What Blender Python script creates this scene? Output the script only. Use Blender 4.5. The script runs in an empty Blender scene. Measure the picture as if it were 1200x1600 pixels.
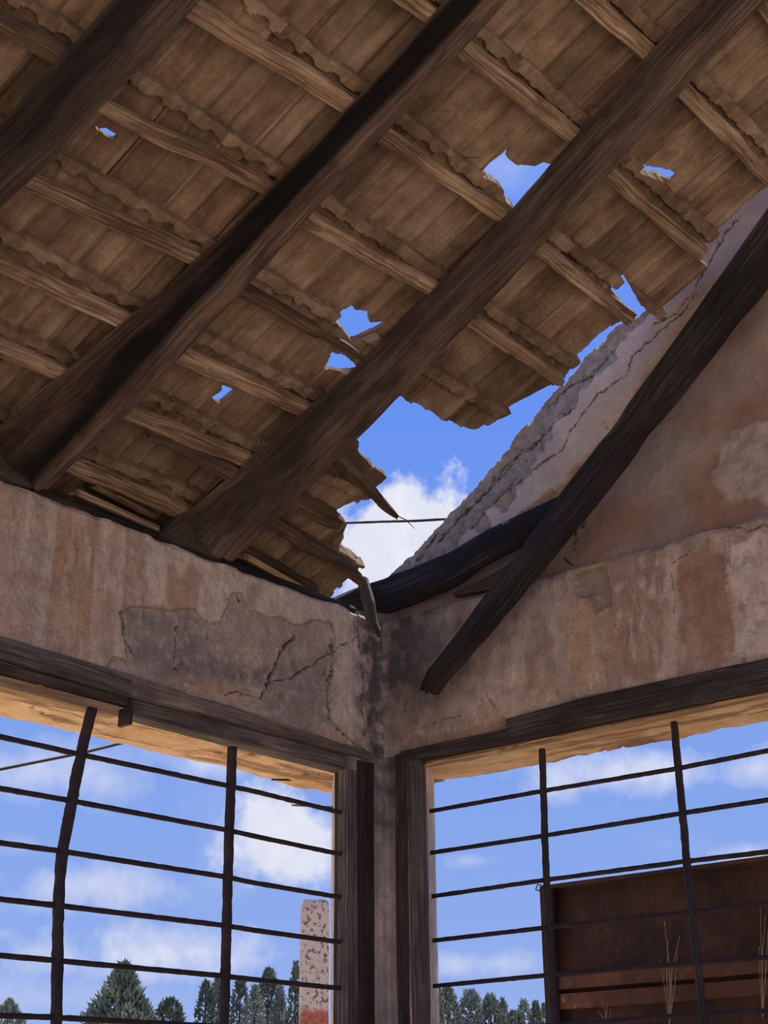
import bpy, math, random
import numpy as np
from mathutils import Matrix, Vector

random.seed(7)
np.random.seed(7)
scene = bpy.context.scene
COL = scene.collection

# ------------------------------------------------------------------ camera
F = 2261.9                                    # focal length in pixels of the 1200 x 1600 frame
RX = np.array([-0.65111742, 0.29495062, 0.69932127])   # wall_left runs along +x
RY = np.array([0.75893568, 0.26263758, 0.59585077])    # wall_right runs along +y
RZ = np.cross(RX, RY)
ROT = np.array([RX, RY, RZ])                  # camera -> world
ZC = 3.55                                     # height of the corner reference point
CAM = np.array([4.4921, 3.8445, -1.9446 + ZC])
cam_data = bpy.data.cameras.new('camera')
cam = bpy.data.objects.new('camera', cam_data)
COL.objects.link(cam)
cam_data.sensor_fit = 'VERTICAL'
cam_data.sensor_height = 36.0
cam_data.lens = F / 1600.0 * 36.0
cam_data.clip_end = 2000
M4 = Matrix.Identity(4)
for i in range(3):
    for j in range(3):
        M4[i][j] = ROT[i][j]
    M4[i][3] = CAM[i]
cam.matrix_world = M4
scene.camera = cam

scene.view_settings.view_transform = 'Standard'
scene.view_settings.look = 'None'
scene.view_settings.gamma = 1.0
scene.view_settings.use_curve_mapping = False
scene.view_settings.exposure = 0.0


def lin(r, g, b):
    out = []
    for c in (r, g, b):
        c = c / 255.0
        out.append(c / 12.92 if c <= 0.04045 else ((c + 0.055) / 1.055) ** 2.4)
    return tuple(out)


def ray(p):
    d = ROT @ np.array([p[0] - 600.0, -(p[1] - 800.0), -F])
    return d / np.linalg.norm(d)


# ------------------------------------------------------------------ world: blue sky with scattered cumulus
world = bpy.data.worlds.new('sky')
scene.world = world
world.use_nodes = True
wt = world.node_tree
wt.nodes.clear()


def wn(kind, **kw):
    n = wt.nodes.new(kind)
    for k, v in kw.items():
        setattr(n, k, v)
    return n


def wl(a, b):
    wt.links.new(a, b)


def wmath(op, a, b=None, clamp=False):
    n = wn('ShaderNodeMath', operation=op, use_clamp=clamp)
    for i, v in enumerate((a, b)):
        if v is None:
            continue
        if isinstance(v, (int, float)):
            n.inputs[i].default_value = v
        else:
            wl(v, n.inputs[i])
    return n.outputs[0]


tc = wn('ShaderNodeTexCoord')
DIR = tc.outputs['Generated']
sep = wn('ShaderNodeSeparateXYZ')
wl(DIR, sep.inputs[0])
ramp = wn('ShaderNodeValToRGB')
wl(sep.outputs[2], ramp.inputs[0])
els = ramp.color_ramp.elements
stops = [(0.0, (172, 192, 236)), (0.09, (146, 174, 236)), (0.28, (124, 160, 236)), (0.46, (104, 146, 241)),
         (0.62, (108, 150, 240)), (1.0, (84, 128, 232))]
els[0].position, els[0].color = stops[0][0], lin(*stops[0][1]) + (1,)
els[1].position, els[1].color = stops[-1][0], lin(*stops[-1][1]) + (1,)
for p_, c_ in stops[1:-1]:
    e_ = els.new(p_)
    e_.color = lin(*c_) + (1,)


def wnoise(scale, detail, rough, lac=2.0):
    n = wn('ShaderNodeTexNoise')
    n.inputs['Scale'].default_value = scale
    n.inputs['Detail'].default_value = detail
    n.inputs['Roughness'].default_value = rough
    wl(DIR, n.inputs['Vector'])
    return n.outputs['Fac']


N1 = wnoise(14.0, 5, 0.62)
N2 = wnoise(45.0, 3, 0.6)
N0 = wnoise(5.0, 2, 0.6)
nz = wmath('ADD', wmath('MULTIPLY', wmath('SUBTRACT', N1, 0.5), 2.6), wmath('MULTIPLY', wmath('SUBTRACT', N2, 0.5), 0.9))


def cloud(px, sx, sy, gain, cap):
    c = ray(px)
    t1 = np.cross(c, [0, 0, 1.0])
    t1 /= np.linalg.norm(t1)
    t2 = np.cross(t1, c)

    def dot(v):
        n = wn('ShaderNodeVectorMath', operation='DOT_PRODUCT')
        n.inputs[1].default_value = tuple(v)
        wl(DIR, n.inputs[0])
        return n.outputs['Value']
    dc = wmath('MAXIMUM', dot(c), 0.02)
    a = wmath('DIVIDE', wmath('DIVIDE', dot(t1), dc), sx / F)
    b = wmath('DIVIDE', wmath('DIVIDE', dot(t2), dc), sy / F)
    r = wmath('SQRT', wmath('ADD', wmath('MULTIPLY', a, a), wmath('MULTIPLY', b, b)))
    m = wmath('MULTIPLY', wmath('ADD', wmath('SUBTRACT', 1.0, r), nz), gain, clamp=True)
    return wmath('MULTIPLY', m, cap)


clouds = [((625, 860), 125, 115, 2.6, 0.97), ((438, 1300), 120, 75, 1.8, 0.9), ((150, 1385), 150, 45, 1.0, 0.62),
          ((270, 1490), 215, 52, 1.2, 0.75), ((70, 1205), 190, 55, 0.8, 0.6), ((320, 1195), 80, 30, 0.9, 0.6),
          ((990, 1208), 170, 42, 1.1, 0.7), ((1180, 1200), 80, 30, 0.9, 0.6), ((760, 1505), 120, 24, 1.0, 0.55),
          ((735, 1345), 40, 14, 0.9, 0.4), ((800, 260), 90, 60, 0.6, 0.45), ((1180, 1335), 60, 18, 0.9, 0.5),
          ((90, 1560), 260, 40, 0.6, 0.4), ((40, 1320), 60, 24, 0.8, 0.4)]
msk = None
for c_ in clouds:
    m_ = cloud(*c_)
    msk = m_ if msk is None else wmath('MAXIMUM', msk, m_)
far = wmath('MULTIPLY', wmath('SUBTRACT', wmath('ADD', N0, wmath('MULTIPLY', N1, 0.3)), 0.78), 3.0, clamp=True)
msk = wmath('MAXIMUM', msk, wmath('MULTIPLY', far, 0.5))
shade = wn('ShaderNodeMix', data_type='RGBA')
wl(N2, shade.inputs['Factor'])
shade.inputs['A'].default_value = lin(212, 216, 236) + (1,)
shade.inputs['B'].default_value = lin(246, 246, 252) + (1,)
mixs = wn('ShaderNodeMix', data_type='RGBA')
wl(msk, mixs.inputs['Factor'])
wl(ramp.outputs['Color'], mixs.inputs['A'])
wl(shade.outputs['Result'], mixs.inputs['B'])
bg = wn('ShaderNodeBackground')
wl(mixs.outputs['Result'], bg.inputs['Color'])
bg.inputs['Strength'].default_value = 1.0
world.cycles.sampling_method = 'MANUAL'
world.cycles.sample_map_resolution = 512
wo = wn('ShaderNodeOutputWorld')
wl(bg.outputs[0], wo.inputs[0])

# ------------------------------------------------------------------ sun: high, beyond the corner
sd = bpy.data.lights.new('sun', 'SUN')
sd.energy = 10.8
sd.angle = math.radians(0.6)
sd.color = (1.0, 0.93, 0.82)
sun = bpy.data.objects.new('sun', sd)
COL.objects.link(sun)
sun_from = Vector((-0.36, -0.24, 1.3)).normalized()
sun.rotation_euler = sun_from.to_track_quat('Z', 'Y').to_euler()


# ------------------------------------------------------------------ geometry helpers
def at_x(p, x):
    d = ray(p)
    return CAM + d * ((x - CAM[0]) / d[0])


def at_y(p, y):
    d = ray(p)
    return CAM + d * ((y - CAM[1]) / d[1])


def at_z(p, z):
    d = ray(p)
    return CAM + d * ((z - CAM[2]) / d[2])


PITCH = math.radians(27.0)
CA, SA = math.cos(PITCH), math.sin(PITCH)
ZB = ZC + 0.22                                 # rafter tops meet the wall line here
E_S = np.array([0, CA, SA])
E_H = np.array([0, -SA, CA])


def rp(x, s, h):
    return np.array([x, 0, ZB]) + s * E_S + h * E_H


def px_roof(p, h=0.0):
    d = ray(p)
    q = np.array([0, 0, ZB]) + h * E_H
    t = ((q - CAM) @ E_H) / (d @ E_H)
    w = CAM + t * d
    return float(w[0]), float((w - np.array([0, 0, ZB])) @ E_S)


def to_px(P):
    c = (np.asarray(P) - CAM) @ ROT
    return np.stack([600 + F * c[..., 0] / -c[..., 2], 800 - F * c[..., 1] / -c[..., 2]], -1)


def _hash(i, j, k):
    h = (i.astype(np.int64) * 374761393 + j.astype(np.int64) * 668265263 + k.astype(np.int64) * 2147483647) & 0xFFFFFFFF
    h = ((h ^ (h >> 13)) * 1274126177) & 0xFFFFFFFF
    return ((h ^ (h >> 16)) & 0xFFFF) / 65535.0


def vnoise(p):
    p = np.asarray(p, float)
    i = np.floor(p).astype(np.int64)
    f = p - i
    f = f * f * (3 - 2 * f)
    r = 0
    for dx in (0, 1):
        wx = f[..., 0] if dx else 1 - f[..., 0]
        for dy in (0, 1):
            wy = f[..., 1] if dy else 1 - f[..., 1]
            for dz in (0, 1):
                wz = f[..., 2] if dz else 1 - f[..., 2]
                r = r + wx * wy * wz * _hash(i[..., 0] + dx, i[..., 1] + dy, i[..., 2] + dz)
    return r


def vnoise2(x, y, k):
    i, j = np.floor(x), np.floor(y)
    f, g = x - i, y - j
    f, g = f * f * (3 - 2 * f), g * g * (3 - 2 * g)
    i, j = i.astype(np.int64), j.astype(np.int64)
    h = [[(_hash(i + dx, j + dy, k)) for dy in (0, 1)] for dx in (0, 1)]
    return (h[0][0] * (1 - f) + h[1][0] * f) * (1 - g) + (h[0][1] * (1 - f) + h[1][1] * f) * g


def fbm(p, octv=4, gain=0.5):
    p = np.asarray(p, float)
    a, s, t = 1.0, 0.0, 0.0
    z0 = p[..., 2].flat[0]
    if p.size > 3000 and np.all(p[..., 2] == z0):            # flat field: two-dimensional noise
        sd2 = np.int64(round(float(z0) * 1009) + 77)
        for o in range(octv):
            s = s + a * (vnoise2(p[..., 0] * (2 ** o) + 17.3 * o, p[..., 1] * (2 ** o) + 9.1 * o, sd2 + o * 131) - 0.5)
            t += a
            a *= gain
        return s / t * 2.0
    for o in range(octv):
        s = s + a * (vnoise(p * (2 ** o) + 17.3 * o) - 0.5)
        t += a
        a *= gain
    return s / t * 2.0


def inside(P, poly):
    x, y = P[..., 0], P[..., 1]
    poly = np.asarray(poly, float)
    r = np.zeros(x.shape, bool)
    n = len(poly)
    for i in range(n):
        x1, y1 = poly[i]
        x2, y2 = poly[(i + 1) % n]
        c = ((y1 > y) != (y2 > y)) & (x < (x2 - x1) * (y - y1) / (y2 - y1 + 1e-12) + x1)
        r ^= c
    return r


def dist_line(P, line, closed=False):
    line = np.asarray(line, float)
    d = np.full(P.shape[:-1], 1e9)
    n = len(line)
    for i in range(n if closed else n - 1):
        a, b = line[i], line[(i + 1) % n]
        ab = b - a
        t = np.clip(((P - a) @ ab) / (ab @ ab + 1e-9), 0, 1)
        d = np.minimum(d, np.linalg.norm(P - (a + t[..., None] * ab), axis=-1))
    return d


def soft_poly(P, poly, w):
    """1 inside, 0 outside, with a soft edge of w pixels"""
    d = dist_line(P, poly, True)
    s = np.where(inside(P, poly), d, -d)
    return np.clip(0.5 + s / (2 * w), 0, 1)


def link(o, parent=None):
    COL.objects.link(o)
    if parent is not None:
        o.parent = parent
    return o


def tag(o, label=None, cat=None, group=None, kind=None):
    if label:
        o['label'] = label
    if cat:
        o['category'] = cat
    if group:
        o['group'] = group
    if kind:
        o['kind'] = kind
    return o


def empty(name, loc=(0, 0, 0), parent=None):
    o = bpy.data.objects.new(name, None)
    o.location = tuple(loc)
    o.empty_display_size = 0.1
    return link(o, parent)


def mesh_obj(name, verts, faces, mat, parent=None, smooth=True, uv=None, col=None, origin=None, auto=None):
    """verts in world space; origin = world location of the object (default: centre)"""
    verts = np.asarray(verts, float).reshape(-1, 3)
    if origin is None:
        origin = (verts.min(0) + verts.max(0)) / 2
    origin = np.asarray(origin, float)
    me = bpy.data.meshes.new(name)
    me.from_pydata((verts - origin).tolist(), [], faces)
    if uv is not None:
        ul = me.uv_layers.new(name='UVMap')
        ul.data.foreach_set('uv', np.asarray(uv, np.float32).ravel())
    if col is not None:
        ca = me.color_attributes.new('Col', 'FLOAT_COLOR', 'POINT')
        c4 = np.ones((len(verts), 4), np.float32)
        c4[:, :3] = col
        ca.data.foreach_set('color', c4.ravel())
    if smooth:
        me.polygons.foreach_set('use_smooth', np.ones(len(me.polygons), bool))
    me.materials.append(mat)
    me.update()
    if auto:
        me.set_sharp_from_angle(angle=math.radians(auto))
    o = bpy.data.objects.new(name, me)
    link(o, parent)
    off = origin
    if parent is not None:
        off = origin - np.array(parent.location)
        p = parent.parent
        while p is not None:
            off = off - np.array(p.location)
            p = p.parent
    o.location = tuple(off)
    return o


def grid_faces(nu, nv, flip=False):
    idx = np.arange(nu * nv).reshape(nu, nv)
    a, b, c, d = idx[:-1, :-1].ravel(), idx[1:, :-1].ravel(), idx[1:, 1:].ravel(), idx[:-1, 1:].ravel()
    f = np.stack([a, d, c, b] if flip else [a, b, c, d], 1)
    return f.tolist()


def loft(name, rings, mat, parent=None, per=4, seg=0.03, amp=0.004, jag=0.01, soft=0.10, seed=0.0, ts=None, fine=26.0,
         along=3.0, col=None, smooth=True, chips=0.0, tint=None, auto=34, bend=0.0):
    """beam through polygon rings (each K x 3), with rough faces, worn arrises and ragged ends"""
    R = np.asarray(rings, float)
    n, K, _ = R.shape
    cen = R.mean(1)
    L = np.r_[0, np.cumsum(np.linalg.norm(np.diff(cen, axis=0), axis=1))]
    m = max(3, int(L[-1] / seg) + 1)
    t = np.linspace(0, L[-1], m)
    P = np.empty((m, K, 3))
    for k in range(K):
        for a in range(3):
            P[:, k, a] = np.interp(t, L, R[:, k, a])
    pts, vv = [], []
    for k in range(K):
        a, b = P[:, k], P[:, (k + 1) % K]
        for j in range(per):
            q = j / per
            pts.append(a * (1 - q) + b * q)
    Q = np.stack(pts, 1)                                  # m x KP x 3
    if bend:                                              # hewn, not sawn: the whole piece wanders a little
        wv = np.stack([fbm(np.stack([t * 4.5, t * 0 + seed * 1.7 + 11 * c, t * 0], -1), 3) for c in range(3)], -1)
        Q = Q + (wv * bend)[:, None]
    KP = Q.shape[1]
    C = Q.mean(1, keepdims=True)
    corner = (np.arange(KP) % per) == 0
    Q[:, corner] = Q[:, corner] + (C - Q[:, corner]) * soft
    peri = np.r_[0, np.cumsum(np.linalg.norm(np.diff(np.r_[Q[m // 2], Q[m // 2][:1]], axis=0), axis=1))]
    out = Q - C
    out /= np.linalg.norm(out, axis=2, keepdims=True) + 1e-9
    T, V = np.meshgrid(t, peri[:-1], indexing='ij')
    pn = np.stack([T * along, np.cos(V / peri[-1] * 2 * np.pi) * peri[-1] / 6.28 * fine,
                   np.sin(V / peri[-1] * 2 * np.pi) * peri[-1] / 6.28 * fine], -1) + seed * 7.77
    d = fbm(pn, 3) * amp
    if chips:
        c = fbm(np.stack([T * 4, pn[..., 1] * .35, pn[..., 2] * .35], -1) + 31.7, 3)
        d = d - np.clip(c - 0.12, 0, 1) * chips
    Q = Q + out * d[..., None]
    ax0 = cen[0] - cen[min(1, n - 1)]
    ax0 /= np.linalg.norm(ax0)
    ax1 = cen[-1] - cen[-2]
    ax1 /= np.linalg.norm(ax1)
    if jag:
        jn = fbm(np.stack([V[0] * 60, V[0] * 0 + seed * 3, V[0] * 0], -1), 3)
        Q[0] += ax0 * (jn * jag)[:, None]
        Q[-1] += ax1 * (fbm(np.stack([V[0] * 60, V[0] * 0 + seed * 3 + 9, V[0] * 0], -1), 3) * jag)[:, None]
    verts = Q.reshape(-1, 3)
    tcol = None
    if tint is not None:
        tcol = tint(T, np.broadcast_to((np.arange(KP) / per)[None, :], T.shape), Q).reshape(-1, 3)
        tcol = np.r_[tcol, tcol[:1], tcol[-1:]]
    faces, uv = [], []
    u0 = seed * 3.1
    for i in range(m - 1):
        for k in range(KP):
            k2 = (k + 1) % KP
            faces.append((i * KP + k, i * KP + k2, (i + 1) * KP + k2, (i + 1) * KP + k))
            uv += [(t[i] + u0, peri[k]), (t[i] + u0, peri[k + 1]), (t[i + 1] + u0, peri[k + 1]), (t[i + 1] + u0, peri[k])]
    nb = len(verts)
    verts = np.r_[verts, Q[0].mean(0)[None] , Q[-1].mean(0)[None]]
    for k in range(KP):
        k2 = (k + 1) % KP
        faces.append((k2, k, nb))
        uv += [(u0 + .3, peri[k + 1]), (u0 + .3, peri[k]), (u0 + .33, 0)]
        faces.append(((m - 1) * KP + k, (m - 1) * KP + k2, nb + 1))
        uv += [(u0 + .5, peri[k]), (u0 + .5, peri[k + 1]), (u0 + .53, 0)]
    return mesh_obj(name, verts, faces, mat, parent, smooth=smooth, uv=uv, col=tcol, auto=auto)


def box_rings(a, b, ax, ay, taper=1.0):
    """two rectangular rings for a straight bar from a to b; ax, ay = half-size vectors"""
    a, b, ax, ay = [np.asarray(v, float) for v in (a, b, ax, ay)]
    r = []
    for c, k in ((a, 1.0), (b, taper)):
        r.append([c - ax * k - ay * k, c + ax * k - ay * k, c + ax * k + ay * k, c - ax * k + ay * k])
    return r


def tube(name, pts, rad, mat, parent=None, sides=8, rough=0.0, seed=0.0, seg=0.02):
    pts = np.asarray(pts, float)
    L = np.r_[0, np.cumsum(np.linalg.norm(np.diff(pts, axis=0), axis=1))]
    m = max(2, int(L[-1] / seg) + 1)
    t = np.linspace(0, L[-1], m)
    C = np.stack([np.interp(t, L, pts[:, a]) for a in range(3)], 1)
    tan = np.gradient(C, axis=0)
    tan /= np.linalg.norm(tan, axis=1, keepdims=True)
    ref = np.array([0.31, 0.22, 0.9]) if abs(tan[0][2]) < 0.8 else np.array([0.9, 0.3, 0.1])
    n1 = np.cross(tan, ref)
    n1 /= np.linalg.norm(n1, axis=1, keepdims=True)
    n2 = np.cross(tan, n1)
    a = np.arange(sides) / sides * 2 * np.pi
    r = np.full((m, sides), rad) if np.isscalar(rad) else np.interp(t / t[-1], np.linspace(0, 1, len(rad)), rad)[:, None] * np.ones((1, sides))
    V = C[:, None] + n1[:, None] * (np.cos(a)[None, :, None]) * r[..., None] + n2[:, None] * (np.sin(a)[None, :, None]) * r[..., None]
    if rough:
        k = fbm(V * 45 + seed, 2) * rough
        V = C[:, None] + (V - C[:, None]) * (1 + k[..., None])
    faces = []
    for i in range(m - 1):
        for k in range(sides):
            k2 = (k + 1) % sides
            faces.append((i * sides + k, i * sides + k2, (i + 1) * sides + k2, (i + 1) * sides + k))
    faces.append(tuple(range(sides))[::-1])
    faces.append(tuple((m - 1) * sides + k for k in range(sides)))
    return mesh_obj(name, V.reshape(-1, 3), faces, mat, parent)


def boxes_obj(name, boxes, mat, parent=None, origin=None):
    V, Fc = [], []
    for (x0, x1, y0, y1, z0, z1) in boxes:
        b = len(V)
        V += [(x0, y0, z0), (x1, y0, z0), (x1, y1, z0), (x0, y1, z0), (x0, y0, z1), (x1, y0, z1), (x1, y1, z1), (x0, y1, z1)]
        Fc += [(b, b + 3, b + 2, b + 1), (b + 4, b + 5, b + 6, b + 7), (b, b + 1, b + 5, b + 4), (b + 1, b + 2, b + 6, b + 5),
               (b + 2, b + 3, b + 7, b + 6), (b + 3, b, b + 4, b + 7)]
    return mesh_obj(name, V, Fc, mat, parent, smooth=False, origin=origin)


# ------------------------------------------------------------------ materials
def new_mat(name):
    m = bpy.data.materials.new(name)
    m.use_nodes = True
    nt = m.node_tree
    nt.nodes.clear()
    out = nt.nodes.new('ShaderNodeOutputMaterial')
    bs = nt.nodes.new('ShaderNodeBsdfPrincipled')
    nt.links.new(bs.outputs[0], out.inputs[0])
    bs.inputs['Specular IOR Level'].default_value = 0.25
    return m, nt, bs


class NT:
    def __init__(self, nt):
        self.nt = nt

    def node(self, kind, **kw):
        n = self.nt.nodes.new(kind)
        for k, v in kw.items():
            setattr(n, k, v)
        return n

    def link(self, a, b):
        self.nt.links.new(a, b)

    def noise(self, vec, scale, detail=4, rough=0.55):
        n = self.node('ShaderNodeTexNoise')
        n.inputs['Scale'].default_value = scale
        n.inputs['Detail'].default_value = detail
        n.inputs['Roughness'].default_value = rough
        self.link(vec, n.inputs['Vector'])
        return n.outputs['Fac']

    def mapping(self, vec, scale, loc=None):
        n = self.node('ShaderNodeMapping')
        n.inputs['Scale'].default_value = scale
        self.link(vec, n.inputs['Vector'])
        if loc is not None:
            self.link(loc, n.inputs['Location'])
        return n.outputs[0]

    def ramp(self, fac, stops):
        n = self.node('ShaderNodeValToRGB')
        e = n.color_ramp.elements
        e[0].position, e[0].color = stops[0][0], tuple(stops[0][1]) + (1,)
        e[1].position, e[1].color = stops[-1][0], tuple(stops[-1][1]) + (1,)
        for p, c in stops[1:-1]:
            k = e.new(p)
            k.color = tuple(c) + (1,)
        self.link(fac, n.inputs[0])
        return n.outputs['Color']

    def mix(self, fac, a, b, mode='MIX'):
        n = self.node('ShaderNodeMix', data_type='RGBA', blend_type=mode)
        for s, v in (('Factor', fac), ('A', a), ('B', b)):
            if isinstance(v, (int, float)):
                n.inputs[s].default_value = v
            elif isinstance(v, tuple):
                n.inputs[s].default_value = v + (1,) if len(v) == 3 else v
            else:
                self.link(v, n.inputs[s])
        return n.outputs['Result']

    def math(self, op, a, b=None, clamp=False):
        n = self.node('ShaderNodeMath', operation=op, use_clamp=clamp)
        for i, v in enumerate((a, b)):
            if v is None:
                continue
            if isinstance(v, (int, float)):
                n.inputs[i].default_value = v
            else:
                self.link(v, n.inputs[i])
        return n.outputs[0]

    def bump(self, h, strength, dist, bs):
        n = self.node('ShaderNodeBump')
        n.inputs['Strength'].default_value = strength
        n.inputs['Distance'].default_value = dist
        self.link(h, n.inputs['Height'])
        self.link(n.outputs[0], bs.inputs['Normal'])


def wood_mat(name, dark, mid, light, rough=0.85, bump=0.7, stain=None, stain_amt=0.5, grain=120.0, tint=False):
    m, nt, bs = new_mat(name)
    N = NT(nt)
    tcn = N.node('ShaderNodeTexCoord')
    oi = N.node('ShaderNodeObjectInfo')
    comb = N.node('ShaderNodeCombineXYZ')
    N.link(N.math('MULTIPLY', oi.outputs['Random'], 37.0), comb.inputs[0])
    N.link(N.math('MULTIPLY', oi.outputs['Random'], 11.0), comb.inputs[1])
    uvw = N.mapping(tcn.outputs['UV'], (1, 1, 1), comb.outputs[0])
    warp = N.noise(N.mapping(uvw, (3.0, 10, 1)), 1.0, 3)
    wv = N.node('ShaderNodeCombineXYZ')
    N.link(N.math('MULTIPLY', warp, 0.035), wv.inputs[1])
    va = N.node('ShaderNodeVectorMath', operation='ADD')
    N.link(uvw, va.inputs[0])
    N.link(wv.outputs[0], va.inputs[1])
    g1 = N.noise(N.mapping(va.outputs[0], (2.2, grain, 1)), 1.0, 6, 0.65)
    g2 = N.noise(N.mapping(va.outputs[0], (6.0, grain * 3.2, 1)), 1.0, 4, 0.6)
    big = N.noise(N.mapping(uvw, (2.2, 6, 1)), 1.0, 5, 0.6)
    fac = N.math('ADD', N.math('MULTIPLY', g1, 0.6), N.math('MULTIPLY', big, 0.4))
    c = N.ramp(fac, [(0.39, dark), (0.5, mid), (0.61, light)])
    crack = N.math('MULTIPLY', N.math('SUBTRACT', 0.42, g2), 7.0, clamp=True)
    c = N.mix(N.math('MULTIPLY', crack, 0.6), c, tuple(x * 0.35 for x in dark))
    if stain is not None:
        sm = N.math('MULTIPLY', N.math('SUBTRACT', N.noise(N.mapping(uvw, (3.6, 16, 1)), 1.0, 5, 0.68), 0.5), 9.0, clamp=True)
        c = N.mix(N.math('MULTIPLY', sm, stain_amt), c, stain)
    # knots
    vo = N.node('ShaderNodeTexVoronoi')
    vo.inputs['Scale'].default_value = 1.0
    N.link(N.mapping(uvw, (3.0, 7.0, 1)), vo.inputs['Vector'])
    kn = N.math('MULTIPLY', N.math('SUBTRACT', 0.11, vo.outputs['Distance']), 14.0, clamp=True)
    c = N.mix(N.math('MULTIPLY', kn, 0.7), c, tuple(x * 0.5 for x in dark))
    if tint:
        at = N.node('ShaderNodeAttribute', attribute_name='Col')
        c = N.mix(1.0, c, at.outputs['Color'], 'MULTIPLY')
    N.link(c, bs.inputs['Base Color'])
    bs.inputs['Roughness'].default_value = rough
    hgt = N.math('SUBTRACT', N.math('ADD', N.math('MULTIPLY', g1, 0.8), N.math('MULTIPLY', g2, 0.45)), N.math('MULTIPLY', kn, 0.3))
    N.bump(hgt, bump, 0.022, bs)
    return m


M_BATTEN = wood_mat('batten_wood', (0.10, 0.056, 0.033), (0.33, 0.21, 0.13), (0.60, 0.44, 0.29), stain=(0.085, 0.042, 0.025), stain_amt=0.6)
M_BATTEN_D = wood_mat('dark_batten_wood', (0.05, 0.03, 0.02), (0.13, 0.078, 0.048), (0.24, 0.15, 0.09), stain=(0.04, 0.028, 0.02), stain_amt=0.7)
M_RAFT_BLACK = wood_mat('sooty_rafter_wood', (0.05, 0.030, 0.021), (0.125, 0.082, 0.058), (0.22, 0.15, 0.105), stain=(0.025, 0.016, 0.012), stain_amt=0.6, tint=True)
M_RAFT_BROWN = wood_mat('brown_rafter_wood', (0.038, 0.026, 0.020), (0.098, 0.068, 0.052), (0.185, 0.137, 0.106), stain=(0.030, 0.020, 0.018), stain_amt=0.6, tint=True)
M_CHAR = wood_mat('charred_wood', (0.006, 0.005, 0.006), (0.022, 0.018, 0.018), (0.075, 0.062, 0.055), bump=1.0, stain=(0.05, 0.014, 0.010), stain_amt=0.25, rough=0.75)
M_BLOCK = wood_mat('block_wood', (0.04, 0.025, 0.018), (0.095, 0.062, 0.045), (0.17, 0.12, 0.085), stain=(0.03, 0.02, 0.018), stain_amt=0.5)
M_FALLEN = wood_mat('weathered_fallen_wood', (0.008, 0.007, 0.007), (0.030, 0.025, 0.024), (0.105, 0.088, 0.078), bump=1.0, stain=(0.02, 0.014, 0.012), stain_amt=0.45, rough=0.75, tint=True)
M_FRAME = wood_mat('grey_frame_wood', (0.045, 0.034, 0.028), (0.12, 0.092, 0.076), (0.23, 0.18, 0.15), stain=(0.04, 0.03, 0.03), stain_amt=0.5)
M_FRAME_D = wood_mat('dark_frame_wood', (0.025, 0.018, 0.015), (0.065, 0.048, 0.040), (0.13, 0.10, 0.085), stain=(0.02, 0.015, 0.015), stain_amt=0.6)
M_LINT = wood_mat('limewashed_lintel_wood', (0.085, 0.063, 0.050), (0.19, 0.143, 0.112), (0.31, 0.245, 0.195), stain=(0.06, 0.045, 0.04), stain_amt=0.6)
M_TAR = wood_mat('tarred_wood', (0.018, 0.010, 0.009), (0.050, 0.029, 0.024), (0.105, 0.066, 0.054), bump=1.0, stain=(0.03, 0.012, 0.01), stain_amt=0.5)
M_SASH = wood_mat('tan_sash_wood', (0.22, 0.12, 0.06), (0.42, 0.26, 0.14), (0.58, 0.39, 0.23), stain=(0.2, 0.11, 0.06), stain_amt=0.4)


def vcol_mat(name, rough=0.95, bump=0.5, s1=14.0, s2=90.0, var=0.5, dist=0.014):
    m, nt, bs = new_mat(name)
    N = NT(nt)
    at = N.node('ShaderNodeAttribute', attribute_name='Col')
    geo = N.node('ShaderNodeNewGeometry')
    a = N.noise(geo.outputs['Position'], s1, 6, 0.62)
    b = N.noise(geo.outputs['Position'], s2, 5, 0.6)
    k = N.math('ADD', N.math('MULTIPLY', a, 0.6), N.math('MULTIPLY', b, 0.4))
    g = N.math('ADD', N.math('MULTIPLY', N.math('SUBTRACT', k, 0.5), var * 4.0), 1.0)
    sc = N.node('ShaderNodeVectorMath', operation='SCALE')
    N.link(at.outputs['Color'], sc.inputs[0])
    N.link(g, sc.inputs['Scale'])
    N.link(sc.outputs[0], bs.inputs['Base Color'])
    bs.inputs['Roughness'].default_value = rough
    N.bump(k, bump, dist, bs)
    return m


M_PLASTER = vcol_mat('old_plaster')
M_MORTAR = vcol_mat('gable_plaster', bump=0.7, s1=9, s2=70, var=0.3)
M_SOFFIT = vcol_mat('clay_soffit', bump=0.9, s1=10, s2=60, var=0.3, dist=0.02)


def noise_mat(name, stops, scale=6.0, detail=6, rough=0.95, bump=0.4, dist=0.01, coord='Object', rnd=0.0, scale2=None):
    m, nt, bs = new_mat(name)
    N = NT(nt)
    tcn = N.node('ShaderNodeTexCoord')
    vec = tcn.outputs[coord]
    oi = N.node('ShaderNodeObjectInfo')
    comb = N.node('ShaderNodeCombineXYZ')
    for i in range(3):
        N.link(N.math('MULTIPLY', oi.outputs['Random'], 13.0 + 7 * i), comb.inputs[i])
    v = N.mapping(vec, (1, 1, 1), comb.outputs[0])
    a = N.noise(v, scale, detail, 0.62)
    b = N.noise(v, scale2 or scale * 7, 4, 0.6)
    k = N.math('ADD', N.math('MULTIPLY', a, 0.7), N.math('MULTIPLY', b, 0.3))
    c = N.ramp(k, stops)
    if rnd:
        hs = N.node('ShaderNodeHueSaturation')
        N.link(c, hs.inputs['Color'])
        N.link(N.math('ADD', N.math('MULTIPLY', oi.outputs['Random'], rnd * 2), 1.0 - rnd), hs.inputs['Value'])
        c = hs.outputs[0]
    N.link(c, bs.inputs['Base Color'])
    bs.inputs['Roughness'].default_value = rough
    N.bump(k, bump, dist, bs)
    return m


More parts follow.
